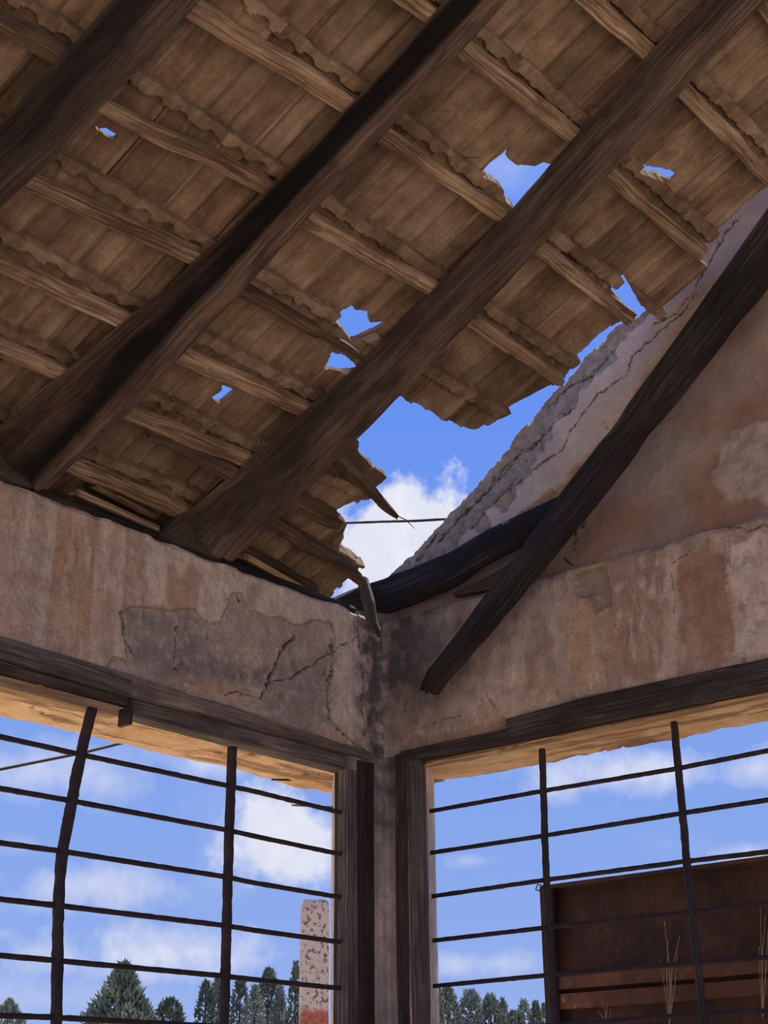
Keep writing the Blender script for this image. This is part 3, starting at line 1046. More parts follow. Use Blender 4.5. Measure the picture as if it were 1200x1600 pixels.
outr = (W[:, 0] < -0.02) | (W[:, 1] < -0.02)
cc = np.where(outr[:, None], np.array([.50, .41, .32]) * (1 + .3 * fbm(W * 12, 3)[:, None]), cc)
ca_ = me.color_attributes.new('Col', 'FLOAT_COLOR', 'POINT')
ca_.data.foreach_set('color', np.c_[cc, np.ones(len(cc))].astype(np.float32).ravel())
tag(pier, kind='structure')


# ------------------------------------------------------------------ window frames
def bar_box(name, x0, x1, y0, y1, z0, z1, mat, parent, along, amp=0.003, chips=0.0, seed=0.0, jag=0.006, seg=0.025):
    if along == 'x':
        r = [[(x, y0, z0), (x, y1, z0), (x, y1, z1), (x, y0, z1)] for x in (x0, x1)]
    elif along == 'y':
        r = [[(x0, y, z0), (x0, y, z1), (x1, y, z1), (x1, y, z0)] for y in (y0, y1)]
    else:
        r = [[(x0, y0, z), (x1, y0, z), (x1, y1, z), (x0, y1, z)] for z in (z0, z1)]
    return loft(name, r, mat, parent, per=4, seg=seg, amp=amp, jag=jag, soft=0.05, seed=seed, chips=chips)


window_1 = tag(empty('window_1', (0.2, 0, 0)), kind='structure')
# lintel board in two lengths, sagging towards the corner
loft('lintel_board', [[(x, -.03, zb), (x, .016, zb), (x, .016, zt), (x, -.03, zt)] for x, zb, zt in
                      [(3.4, 3.02, 3.095), (1.9, 3.022, 3.093), (1.36, 3.014, 3.088)]], M_FRAME, window_1, amp=.003, soft=.04, seed=1, chips=.005)
loft('lintel_board', [[(x, -.03, zb), (x, .014, zb), (x, .014, zt), (x, -.03, zt)] for x, zb, zt in
                      [(1.355, 3.014, 3.086), (.9, 3.013, 3.075), (.45, 3.012, 3.058), (.10, 3.010, 3.044)]], M_LINT, window_1, amp=.004, soft=.04, seed=2, chips=.008, jag=.04)
bar_box('frame_head', 1.352, 3.4, -.085, -.012, 2.984, 3.016, M_FRAME_D, window_1, 'x', seed=3)
bar_box('frame_head', .135, 1.335, -.085, -.010, 2.950, 3.013, M_FRAME, window_1, 'x', seed=4, chips=.008)
bar_box('sash_rail', 1.375, 3.4, -.088, -.030, 2.944, 2.982, M_SASH, window_1, 'x', seed=5)
bar_box('iron_bracket', 1.336, 1.352, -.06, .004, 2.915, 3.005, M_IRON, window_1, 'z', seed=6, jag=0)
bar_box('frame_jamb', .168, .228, -.045, .010, Z_SILL, 2.952, M_FRAME, window_1, 'z', seed=7, chips=.006)
bar_box('frame_stop', .195, .216, -.075, -.02, Z_SILL, 2.95, M_FRAME_D, window_1, 'z', seed=8)
bar_box('tarred_strip', .062, .166, -.03, .006, Z_SILL, 3.0, M_TAR, window_1, 'z', seed=9, chips=.012, amp=.005)

window_2 = tag(empty('window_2', (0, 0.2, 0)), kind='structure')
loft('lintel_board', [[(-.035, y, zb), (-.035, y, zt), (.018, y, zt), (.018, y, zb)] for y, zb, zt in
                      [(.655, 3.025, 3.085), (1.0, 3.028, 3.100), (1.75, 3.03, 3.098), (3.4, 3.03, 3.10)]], M_FRAME_D, window_2, amp=.003, soft=.04, seed=11, chips=.006, jag=.03)
bar_box('frame_head', -.06, .008, .10, 3.4, 2.998, 3.050, M_FRAME_D, window_2, 'y', seed=12, chips=.003)
bar_box('frame_bead', -.085, -.045, .13, 3.4, 2.984, 3.004, M_SASH, window_2, 'y', seed=13)
bar_box('frame_jamb', -.045, .008, .137, .194, Z_SILL, 3.0, M_FRAME, window_2, 'z', seed=14, chips=.006)
bar_box('frame_stop', -.085, -.040, .140, .168, Z_SILL, 2.99, M_FRAME, window_2, 'z', seed=15, chips=.004)
bar_box('tarred_strip', -.03, .006, .066, .128, Z_SILL, 3.035, M_FRAME_D, window_2, 'z', seed=16, chips=.010, amp=.005)

# ================================================================== ROOF: battens and tiles
ceiling = tag(empty('ceiling', (0, 0, 0)), kind='structure')
rows = [-0.31, 0.0, 0.31, 0.605, 0.915, 1.25, 1.61, 1.97, 2.33, 2.69, 3.05, 3.41]
BW, BH = 0.030, 0.050


def batten(p0, p1, mat, seed, w0=1.0, w1=1.0, h0=0.0, h1=0.0, chips=0.006, jag=0.02, mid=None, hh=1.0):
    st = [(p0[0], p0[1], w0, h0), (p1[0], p1[1], w1, h1)]
    if mid:
        st.insert(1, mid)
    R = []
    for x, s, w, h in st:
        R.append([rp(x, s - BW * w, h), rp(x, s + BW * w, h), rp(x, s + BW * w, h + BH * w * hh), rp(x, s - BW * w, h + BH * w * hh)])
    return loft('batten', R, mat, ceiling, per=3, seg=0.022, amp=0.007, jag=jag, soft=0.14, seed=seed, chips=chips * 2, bend=.007, fine=34, along=6)


sd_ = 20
for r in rows:
    batten((3.55, r - .01), (2.545, r + .0), M_BATTEN_D if r < 1.3 else M_BATTEN, sd_ + .1)
    sd_ += 1
b1 = {0.0: (.02, .0), .31: (.325, .33), .605: (.592, .617), .915: (.876, .936), 1.25: (1.183, 1.262), 1.61: (1.572, 1.618), 1.97: (1.925, 1.98)}
for r in rows:
    a, b = b1.get(r, (r, r))
    batten((2.54, a), (1.785, b), M_BATTEN, sd_ + .2, w0=.95 + .2 * random.random(), w1=.9 + .2 * random.random())
    sd_ += 1
b2 = {0.0: (.012, -.015), .31: (.298, .315), .605: (.582, .620), .915: (.912, .908), 1.25: (1.232, 1.270), 1.61: (1.602, 1.628), 1.97: (1.964, 1.985), 2.33: (2.312, 2.338)}
for r in rows:
    a, b = b2.get(r, (r, r))
    if r == 0.915:
        batten((1.775, a), (1.03, b), M_BATTEN_D, sd_ + .3, w0=1.0, w1=.25, chips=.02, mid=(1.2, .91, .75, 0.0))
    else:
        batten((1.775, a), (.935, b), M_BATTEN, sd_ + .3, w0=.95 + .2 * random.random(), w1=.95 + .2 * random.random())
    sd_ += 1
for r, e in [(3.41, .12), (3.05, .12), (2.69, .15), (2.33, .17), (1.97, .14), (1.61, .155), (1.25, .18)]:
    batten((.925, r + .003), (e, r - .012), M_BATTEN, sd_ + .4, w0=1.0, w1=.92, chips=.010, jag=.035)
    sd_ += 1
batten((.93, .535), (.30, .375), M_BATTEN_D, 91.4, w0=1.15, w1=.35, h0=.0, h1=-.03, chips=.02, jag=.05, mid=(.52, .43, .95, -.01))
batten((.93, .255), (.50, .215), M_BATTEN_D, 92.4, w0=1.5, w1=1.3, h0=.0, h1=.0, chips=.02, jag=.05)
batten((.93, .125), (.13, .012), M_BATTEN_D, 93.4, w0=1.1, w1=1.0, h0=-.005, h1=-.005, chips=.02, jag=.05)
batten((.93, -.045), (.30, -.125), M_BATTEN_D, 94.4, w0=.8, w1=.8, h0=.0, h1=0, chips=.01, jag=.02)

# ---- interlocking clay tiles
TL, TW = 0.46, 0.2155


def tprof(u):
    return np.interp(u, [-.02, -.002, 0.0, .018, .028, .098, .107, .121, .130, .190, .199, .22],
                     [.020, .020, -.006, -.006, .010, .012, .001, .001, .012, .010, -.004, -.004])


def tile_mesh(us, vs, seed, keep=None, scal=1.0):
    U, Vv = flat_grid(us, vs)
    w = tprof(U)
    pk = np.zeros(U.shape)
    for c, g in ((.055 + .014 * math.sin(seed * 3), .35 + .65 * math.sin(seed * 4.1) ** 2), (.160 + .014 * math.cos(seed * 5), .35 + .65 * math.cos(seed * 2.7) ** 2)):
        pk = np.maximum(pk, g * scal * np.sqrt(np.clip(1 - ((U - c) / (.020 + .012 * g)) ** 2, 0, 1)))
    start = 0.409 + 0.022 * pk + 0.006 * fbm(np.stack([U * 60, U * 0 + seed, U * 0], -1), 2)
    lipm = np.clip((Vv - start) / 0.006, 0, 1)
    tailm = np.clip((0.05 - Vv) / .03, 0, 1)
    w = w * (1 - lipm) + lipm * (-0.009 + 0.004 * fbm(np.stack([U * 40, Vv * 40, U * 0 + seed], -1), 2))
    w = w + .005 * ((Vv > .40) & (lipm < .5)) - .004 * tailm
    w = w + 0.0022 * fbm(np.stack([U * 25, Vv * 12, U * 0 + seed * 2], -1), 3)
    top = np.full(U.shape, 0.031) + .006 * np.cos(U / .2155 * 4 * np.pi)
    Vj = Vv + np.where(Vv > TL - .02, 0.007 * fbm(np.stack([U * 35, U * 0 + seed * 3, U * 0], -1), 3), 0)
    nu, nv = U.shape
    A = np.stack([U, Vj, w], -1).reshape(-1, 3)
    B = np.stack([U, Vj, top], -1).reshape(-1, 3)
    verts = np.r_[A, B]
    n = nu * nv
    if keep is None:
        keep = np.ones((nu - 1, nv - 1), bool)
    if not keep.all():
        G2 = np.stack([U, Vj], -1)
        kpad = np.pad(keep, 1, mode='edge')
        cnt = kpad[:-1, :-1].astype(int) + kpad[1:, :-1] + kpad[:-1, 1:] + kpad[1:, 1:]
        bnd = (cnt > 0) & (cnt < 4)
        for _ in range(3):
            acc, num = np.zeros_like(G2), np.zeros(U.shape)
            for dx, dy in ((1, 0), (-1, 0), (0, 1), (0, -1), (1, 1), (1, -1), (-1, 1), (-1, -1)):
                sb = np.zeros_like(bnd)
                sg = np.zeros_like(G2)
                xs, xd = (slice(1, None), slice(None, -1)) if dx > 0 else ((slice(None, -1), slice(1, None)) if dx < 0 else (slice(None), slice(None)))
                ys, yd = (slice(1, None), slice(None, -1)) if dy > 0 else ((slice(None, -1), slice(1, None)) if dy < 0 else (slice(None), slice(None)))
                sb[xd, yd] = bnd[xs, ys]
                sg[xd, yd] = G2[xs, ys]
                acc += sg * sb[..., None]
                num += sb
            new = (acc / np.maximum(num, 1)[..., None]) * .6 + G2 * .4
            G2 = np.where((bnd & (num > 0))[..., None], new, G2)
        A[:, :2] = G2.reshape(-1, 2)
        B[:, :2] = G2.reshape(-1, 2)
        verts = np.r_[A, B]
    fs = []
    kp = np.pad(keep, 1)
    ix = lambda i, j: i * nv + j
    for i in range(nu - 1):
        for j in range(nv - 1):
            if not keep[i, j]:
                continue
            a, b, c, d = ix(i, j), ix(i + 1, j), ix(i + 1, j + 1), ix(i, j + 1)
            fs.append((a, d, c, b))
            fs.append((a + n, b + n, c + n, d + n))
            if not kp[i, j + 1]:
                fs.append((a, a + n, d + n, d))
            if not kp[i + 2, j + 1]:
                fs.append((b, c, c + n, b + n))
            if not kp[i + 1, j]:
                fs.append((a, b, b + n, a + n))
            if not kp[i + 1, j + 2]:
                fs.append((d, d + n, c + n, c))
    used = np.unique(np.array([k for f_ in fs for k in f_]))
    remap = np.full(len(verts), -1)
    remap[used] = np.arange(len(used))
    fs = [tuple(int(remap[k]) for k in f_) for f_ in fs]
    me = bpy.data.meshes.new('roof_tile')
    me.from_pydata(verts[used].tolist(), [], fs)
    me.materials.append(M_TILE)
    me.update()
    return me


US = np.r_[-.018, np.linspace(0, TW, 22)]
VS = np.r_[0, .02, .05, .16, .28, .38, np.linspace(.402, TL, 9)]
variants = [tile_mesh(US, VS, 1.0 + 1.7 * k, scal=(1.0 if k < 6 else .15)) for k in range(10)]

holes_px = [
    [(545, 672), (605, 612), (636, 622), (650, 628), (672, 642), (690, 650), (712, 660), (738, 671), (872, 590), (905, 590), (905, 700), (700, 900), (600, 965), (545, 935), (553, 908),
     (580, 885), (552, 868), (530, 852), (542, 818), (520, 796), (585, 763), (606, 746), (580, 725), (556, 702), (560, 690)],
    [(950, 449), (974, 429), (985, 445), (1012, 494), (990, 512), (972, 500), (978, 480)],
    [(748, 266), (780, 236), (814, 203), (796, 232), (790, 246), (812, 258), (832, 259), (862, 248), (887, 233), (930, 205), (900, 300), (806, 330), (798, 318), (783, 305), (780, 288), (760, 272)],
    [(991, 263), (1004, 252), (1016, 262), (1035, 262), (1057, 272), (1050, 283), (1030, 275), (1010, 269)],
    [(518, 492), (548, 473), (555, 485), (577, 487), (578, 507), (608, 500), (600, 510), (575, 522), (548, 538), (532, 548), (545, 527), (530, 508)],
    [(517, 546), (532, 548), (562, 576), (548, 581), (528, 580), (505, 573), (490, 583), (458, 603), (475, 590), (508, 566), (510, 556)],
    [(328, 621), (346, 610), (341, 595), (368, 610), (346, 630)],
    [(143, 190), (165, 199), (187, 209), (181, 217), (160, 209)],
]
holes = [np.array([px_roof(p, 0.075) for p in H]) for H in holes_px]


def in_holes(X, S):
    P = np.stack([X, S], -1)
    m = X < np.where((S > 1.655) & (S < 1.93), 0.0, np.where(S < 1.655, 0.142, 0.120)) + 0.010 * fbm(np.stack([S * 9, S * 0, S * 0], -1), 3)
    for H in holes:
        m |= inside(P, H)
    return m


tn = 0
for ri, r in enumerate(rows):
    off = 0.12 if ri % 2 else 0.12 - TW / 2
    for k in range(-1, 16):
        x0 = off + k * TW
        if x0 > 3.45:
            continue
        rng = random.Random(ri * 100 + k)
        tilt = math.radians(-3.6 + rng.uniform(-.35, .35))
        rz = rng.uniform(-.012, .012)
        roll = rng.uniform(-.012, .012)
        base_h = 0.050 + rng.uniform(0, .004)
        # local axes: u -> +x, v -> up the slope, w -> out of the roof; the head rests on the batten, the tail is lifted
        eu = np.array([1.0, 0, 0])
        ev = math.cos(tilt) * E_S + math.sin(tilt) * E_H
        ev = ev * math.cos(rz) + eu * math.sin(rz)
        ev /= np.linalg.norm(ev)
        ew = np.cross(eu, ev)
        ew = ew * math.cos(roll) + eu * math.sin(roll)
        ew /= np.linalg.norm(ew)
        eu = np.cross(ev, ew)
        head = rp(x0 + rng.uniform(-.002, .002), r + rng.uniform(-.004, .004), base_h)
        org = head - ev * 0.375
        us_, vs_ = np.arange(-.018, TW + .004, .0055), np.arange(0, TL + .004, .0060)
        uc, vc = flat_grid((us_[:-1] + us_[1:]) / 2, (vs_[:-1] + vs_[1:]) / 2)
        Wp = org + uc[..., None] * eu + vc[..., None] * ev
        X = Wp[..., 0] + .007 * fbm(Wp * 55 + 3, 2)
        S = (Wp - np.array([0, 0, ZB])) @ E_S + .007 * fbm(Wp * 55 + 9, 2)
        cut = in_holes(X, S)
        if cut.mean() > 0.93:
            continue
        me = tile_mesh(us_, vs_, 1.0 + 1.7 * (tn % 6), ~cut, 1.0 if x0 > 1.7 else .2) if cut.any() else variants[rng.randrange(6) if x0 > 1.0 and (x0 > 1.6 or rng.random() < .35) else 6 + rng.randrange(4)]
        o = bpy.data.objects.new('roof_tile', me)
        link(o, ceiling)
        mw = Matrix.Identity(4)
        for i in range(3):
            mw[i][0], mw[i][1], mw[i][2], mw[i][3] = eu[i], ev[i], ew[i], org[i]
        o.matrix_local = mw
        tn += 1


# ================================================================== RAFTERS
def rafter(name, sx, mat, seed, s0, s1, label, tint, group=None):
    """sx: rows of (s, x_lower_edge, x_ridge, x_upper_edge); bottom arris plane and top plane of the roof give the heights"""
    sx = np.array(sx, float)
    R = []
    hb = -0.13 * CA
    for s in np.linspace(s0, s1, 14):
        e3, e2, e1 = [np.interp(s, sx[:, 0], sx[:, k]) for k in (1, 2, 3)]
        R.append([rp(e3, s, hb), rp(e3, s, 0.0), rp(e1, s, 0.0), rp((e1 + e2) / 2 + .01, s, hb * .55), rp(e2, s, hb)])
    o = loft(name, R, mat, per=4, seg=0.022, amp=0.007, jag=0.03, soft=0.05, seed=seed, chips=.012, fine=22, along=2.2, tint=tint, bend=.008)
    return tag(o, label, 'rafter', group)


def soot_and_light_tint(side, foot, low=(1, 1, 1), soot0=9.0):  # soot, plus an underside tinted lighter as if lit from below
    # ring corners: 0 lower arris, 1 upper back, 2 upper front arris, 3 mid side, 4 ridge; k runs 2..4 over the side, 4..5 over the underside
    def f(T, K, Q):
        sfac = np.clip((K - 2.15) / .25, 0, 1) * np.clip((4.02 - K) / .06, 0, 1)
        n = fbm(np.stack([T * 5, K * 4, K * 0 + side[0] * 50], -1), 4)
        edge = np.clip((K - 2.0) / 1.0, 0, 1)
        ft = np.clip((1.15 - T) / .35 + n * .8, 0, 1) * np.clip((3.25 + .5 * n - K) / .35, 0, 1)
        c = np.ones(T.shape + (3,)) * np.array(low)
        c = lerp(c, np.array(side) * (1 + .5 * n[..., None]), sfac)
        c = lerp(c, np.array(foot), sfac * ft)
        bl = np.clip((n - .05) * 4, 0, 1) * np.clip(1 - np.abs(T - soot0) / .55, 0, 1)
        c = lerp(c, np.array([.28, .27, .31]), bl * .8)
        return np.clip(c, .03, 2)
    return f


rafter('roof_rafter', [(0, .885, .966, 1.165), (.45, .888, .975, 1.10), (.85, .887, .99, 1.055), (1.15, .89, .995, 1.032), (1.6, .905, 1.01, 1.04),
                       (2.0, .93, 1.022, 1.06), (2.6, .97, 1.07, 1.09), (3.6, 1.0, 1.1, 1.14)], M_RAFT_BROWN, 2.1, -.04, 3.6,
       'thick brown rafter ending beside the open hole at the gable', soot_and_light_tint((.86, .82, .80), (.55, .50, .47), (1.25, 1.16, 1.08), .9))
rafter('roof_rafter', [(0, 1.78, 1.826, 2.05), (.55, 1.738, 1.828, 1.945), (.88, 1.734, 1.828, 1.885), (1.15, 1.733, 1.82, 1.850), (1.6, 1.734, 1.812, 1.835),
                       (2.2, 1.728, 1.79, 1.815), (3.6, 1.72, 1.79, 1.82)], M_RAFT_BLACK, 4.3, -.04, 3.6,
       'black sooty rafter running between two rows of intact tiles', soot_and_light_tint((.05, .042, .045), (.45, .40, .37), (1.0, .95, .92)))
rafter('roof_rafter', [(0, 2.60, 2.69, 2.80), (.87, 2.569, 2.655, 2.70), (1.08, 2.531, 2.62, 2.675), (1.4, 2.51, 2.60, 2.645), (1.75, 2.488, 2.575, 2.62), (3.6, 2.45, 2.53, 2.58)],
       M_RAFT_BROWN, 6.7, -.04, 3.6, 'dark rafter crossing the upper corner of the roof away from the gable', soot_and_light_tint((.24, .20, .21), (.3, .27, .26), (.9, .85, .8)))


# ---- fallen timbers at the gable
def px_beam(name, stations, x_front, thick, mat, seed, ridge=0.009, slim=0.9, **kw):
    R = []
    for pl_, pr_ in stations:
        a, b = at_x(pl_, x_front), at_x(pr_, x_front)
        b = a + (b - a) * slim
        back = np.array([-thick, 0, 0])
        mid = a * .42 + b * .58 + np.array([ridge, 0, 0])
        R.append([b + back, a + back, a, mid, b])
    return loft(name, R, mat, per=4, seg=0.018, seed=seed, **kw)


def red_tip(T, K, Q):
    # the rotten tip and the lower arris show raw red heartwood
    n = fbm(np.stack([T * 7, K * 3, K * 0], -1), 4)
    lowside = np.clip((K - 3.0) / .25, 0, 1) * np.clip((5.0 - K) / .15, 0, 1)
    r = np.clip(1.15 - T / .55 + n, 0, 1) * np.clip(lowside * 1.6 + np.clip(.12 - T, 0, 1) * 8, 0, 1)
    r2 = lowside * np.clip(.5 + n, 0, 1) * .6
    c = np.ones(T.shape + (3,))
    return lerp(c, np.array([1.25, .72, .62]), np.clip(np.maximum(r, r2), 0, 1))


o = px_beam('fallen_beam', [((655, 1074), (674, 1084)), ((668, 1043), (700, 1052)), ((715, 982), (748, 1003)), ((777, 903), (808, 932)), ((830, 832), (868, 856)),
                            ((880, 762), (930, 780)), ((945, 680), (1000, 690)), ((1008, 590), (1075, 600)), ((1082, 488), (1150, 505)), ((1140, 405), (1215, 425)),
                            ((1215, 300), (1290, 335)), ((1290, 205), (1350, 240))], 0.19, 0.055, M_FALLEN, 8.2, amp=.008, jag=.03, soft=.06, chips=.022, fine=30, along=2.0, tint=red_tip)
tag(o, 'long weathered fallen beam leaning down the gable, its ragged red tip hanging free', 'beam')
o = px_beam('charred_beam', [((512, 938), (520, 944)), ((545, 922), (556, 955)), ((590, 903), (596, 961)), ((640, 886), (646, 943)), ((700, 860), (708, 914)),
                             ((760, 825), (768, 878)), ((830, 793), (838, 836)), ((885, 768), (890, 800))], 0.05, 0.055, M_CHAR, 9.4, amp=.008, jag=.02, soft=.06, chips=.02, fine=30, along=2.0)
tag(o, 'short charred black beam lying across the corner behind the fallen beam', 'beam')
o = px_beam('timber_offcut', [((706, 926), (710, 932)), ((765, 898), (772, 922)), ((815, 868), (826, 908)), ((842, 858), (846, 890))], -0.03, 0.04, M_BLOCK, 10.4, amp=.004, jag=.01, soft=.06, chips=.01)
tag(o, 'dark wedge of timber on the wall ledge under the charred beam', 'timber')
R = []
for (a, b, x) in [((556, 900), (572, 902), .10), ((562, 935), (583, 938), .13), ((570, 965), (587, 967), .14), ((582, 984), (593, 985), .14), ((588, 994), (592, 995), .14)]:
    p, q = at_x(a, x), at_x(b, x)
    bk = np.array([-.018, 0, 0])
    R.append([q + bk, p + bk, p, q])
o = loft('splinter', R, M_FRAME, per=3, seg=.01, amp=.005, jag=.01, soft=.1, seed=3.3, chips=.01)
tag(o, 'grey wood splinter dangling in the corner over the charred beam', 'splinter')

# ---- eaves: wall plate, blocking and loose planks on top of wall_left
o = loft('wall_plate', [[(x, -.16, z0), (x, -.012, z0), (x, -.012, z1), (x, -.16, z1)] for x, z0, z1 in
                        [(3.4, 3.63, 3.672), (1.75, 3.63, 3.670), (1.0, 3.63, 3.668), (.5, 3.63, 3.672), (.16, 3.63, 3.665)]], M_CHAR, per=3, amp=.005, jag=.03, chips=.015, seed=12.5)
tag(o, 'dark timber wall plate on the crest of the wall under the rafter feet', 'plate')


def block(name, base_px, label, seed, mat=M_BLOCK):
    """board on edge against a rafter foot: triangle-ended prism from picture points on the plane y = y0"""
    pts, y0, y1 = base_px
    A = np.array([at_y(p, y0) for p in pts])
    B = A + np.array([0, y1 - y0, 0])
    return tag(loft(name, [A, B], mat, per=4, seg=.02, amp=.003, jag=0, soft=.05, seed=seed), label, 'block')


block('wood_block', ([(288, 797), (350, 858), (347, 876), (256, 838), (254, 830)], 0.0, -0.09), 'wedge of wood blocking the foot of the brown rafter', 2.2)
block('wood_block', ([(-40, 640), (14, 655), (60, 745), (52, 765), (-40, 735)], 0.0, -0.09), 'wedge of wood blocking the foot of the black rafter', 5.2)


def eave_plank(name, a, b, hw, mat, label, seed, y=-0.06, th=.025):
    p, q = at_y(a, y), at_y(b, y - .03)
    n = np.array([0, .35, .94])
    o = loft(name, box_rings(p, q, np.array([0, hw * .94, -hw * .35]), n * th / 2), mat, per=3, seg=.02, amp=.004, jag=.03, soft=.08, chips=.012, seed=seed)
    return tag(o, label, 'plank')


eave_plank('loose_plank', (112, 768), (236, 824), .045, M_BATTEN, 'pale loose plank lying on the wall top between the two rafter feet', 1.3, y=-.03)
eave_plank('loose_plank', (138, 758), (238, 808), .035, M_BATTEN_D, 'dark loose plank just above the pale one at the eaves', 2.3, y=-.06)
eave_plank('loose_plank', (378, 868), (478, 925), .03, M_SASH, 'bright loose plank at the eaves next to the foot of the brown rafter', 3.3, y=-.04)
x0_, s0_ = px_roof((232, 682), -.01)
x1_, s1_ = px_roof((362, 742), -.03)
o = loft('broken_lath', [[rp(x0_, s0_ - .012, -.02), rp(x0_, s0_ + .012, -.02), rp(x0_, s0_ + .012, .0), rp(x0_, s0_ - .012, .0)],
                         [rp(x1_, s1_ - .03, -.04), rp(x1_, s1_ + .03, -.04), rp(x1_, s1_ + .03, .0), rp(x1_, s1_ - .03, .0)]], M_BATTEN_D, per=3, seg=.02, amp=.004, jag=.02, chips=.01, seed=4.1)
tag(o, 'broken lath hanging askew under the tiles beside the brown rafter', 'lath')

# ================================================================== WINDOW GRILLES
def grille(name, label, axis, plane, verts_px, rows_px, rv, rh, seed, ztop_fix=None):
    f = (lambda p: at_y(p, plane)) if axis == 'x' else (lambda p: at_x(p, plane))
    cen = f(rows_px[2][0])
    root = empty(name, (cen[0], cen[1], Z_SILL))
    tag(root, label, 'window grille')
    for k, line in enumerate(verts_px):
        pts = [f(p) for p in line]
        last = pts[-1].copy()
        d = pts[-1] - pts[-2]
        d /= abs(d[2])
        pts.append(last + d * (last[2] - Z_SILL))
        a = np.array(pts)
        tube('upright_bar', a, rv, M_IRON, root, sides=6, rough=.18, seed=seed + k, seg=.015)
    for k, line in enumerate(rows_px):
        pts = [f(p) for p in line]
        d = pts[-1] - pts[0]
        end = pts[-1] + d / np.linalg.norm(d) * 1.0 if axis == 'y' else pts[-1]
        start = pts[0] if axis == 'y' else pts[0] - d / np.linalg.norm(d) * 1.0
        a = np.array([start] + pts + [end])
        keep = np.r_[True, np.linalg.norm(np.diff(a, axis=0), axis=1) > 1e-4]
        tube('cross_bar', a[keep], rh, M_ROD, root, sides=7, rough=.16, seed=seed + 10 + k, seg=.012)
    return root


def left_rows():
    t = [[(0, 1151), (117, 1177), (357, 1228), (400, 1237), (538, 1271)], [(0, 1232), (110, 1251), (355, 1297), (400, 1307), (538, 1336)],
         [(0, 1317), (95, 1330), (352, 1370), (400, 1380), (538, 1403)], [(0, 1405), (90, 1415), (350, 1446), (400, 1454), (538, 1473)],
         [(0, 1493), (88, 1501), (348, 1525), (400, 1531), (538, 1545)], [(0, 1587), (87, 1590), (345, 1604), (538, 1622)]]
    low = []
    for k in range(1, 6):
        low.append([(x, y + 93 * k - (x / 538) * 18 * k) for x, y in t[-1]])
    return t + low[:4]


def right_rows():
    t = [[(670, 1268), (848, 1236), (1058, 1201), (1200, 1173)], [(671, 1333), (850, 1306), (1064, 1271), (1200, 1250)],
         [(673, 1401), (853, 1375), (1072, 1346), (1200, 1331)], [(675, 1470), (858, 1449), (1080, 1425), (1200, 1412)],
         [(677, 1541), (865, 1523), (1090, 1504), (1200, 1496)], [(679, 1614), (868, 1602), (1095, 1585), (1200, 1580)]]
    low = []
    for k in range(1, 5):
        low.append([(x, y + 74 * k + (x - 679) / 521 * 12 * k) for x, y in t[-1]])
    return t + low


grille('window_grille', 'black iron window grille whose upright nearest the picture edge is bent', 'x', -0.03,
       [[(144, 1108), (133, 1150), (118, 1222), (103, 1300), (95, 1350), (91, 1420), (88, 1600)], [(363, 1168), (358, 1300), (350, 1600)]], left_rows(), 0.0205, 0.0094, 1.0)
grille('window_grille', 'thin rusty window grille in front of the dark metal panel', 'y', -0.12,
       [[(847, 1170), (852, 1330), (856, 1420), (866, 1600)], [(1053, 1128), (1060, 1200), (1067, 1275), (1075, 1370), (1084, 1450), (1100, 1600)]], right_rows(), 0.0140, 0.0090, 30.0)
wire = [at_x(p, -.10) for p in [(846, 1383), (840, 1382), (837, 1390), (842, 1392), (848, 1388), (850, 1380), (854, 1386)]]
tag(tube('tie_wire', wire, .0022, M_ROD, seg=.004), 'twisted tie wire on the thin grille above the metal panel corner', 'wire')

# ---- stray reinforcement wires under the soffit of window_1
tag(tube('steel_wire', [at_y((395, 1180), -.25), at_y((470, 1208), -.28), at_y((520, 1214), -.3)], .004, M_ROD, seg=.01), 'upper rusty wire poking from the soffit near the corner', 'wire')
tag(tube('steel_wire', [at_y((425, 1218), -.40), at_y((470, 1219), -.40), at_y((522, 1217), -.38)], .004, M_ROD, seg=.01), 'lower rusty wire poking from the soffit near the corner', 'wire')
tag(tube('steel_wire', [at_y((456, 1258), -.10), at_y((490, 1260), -.08), at_y((520, 1261), -.06)], .0035, M_STRAW, seg=.01), 'pale wire tied along the topmost cross bar beside the corner', 'wire')

# ---- cable outside window_1, rod across the roof gap
tag(tube('power_cable', [at_y((-60, 1214), -6), at_y((0, 1202), -6), at_y((60, 1190), -6), at_y((130, 1176), -6), at_y((190, 1161), -6), at_y((320, 1122), -6), at_y((420, 1080), -6)], .014, M_IRON, seg=.1),
    'thin dark cable crossing the sky outside the bent grille', 'cable')
tag(tube('steel_rod', [at_x((500, 818), -.15), at_x((545, 817), -.15), at_x((600, 815), -.15), at_x((645, 814), -.15), at_x((700, 811), -.15)], .006, M_ROD, rough=.2, seg=.01),
    'thin steel rod spanning the open gap against the white cloud', 'rod')

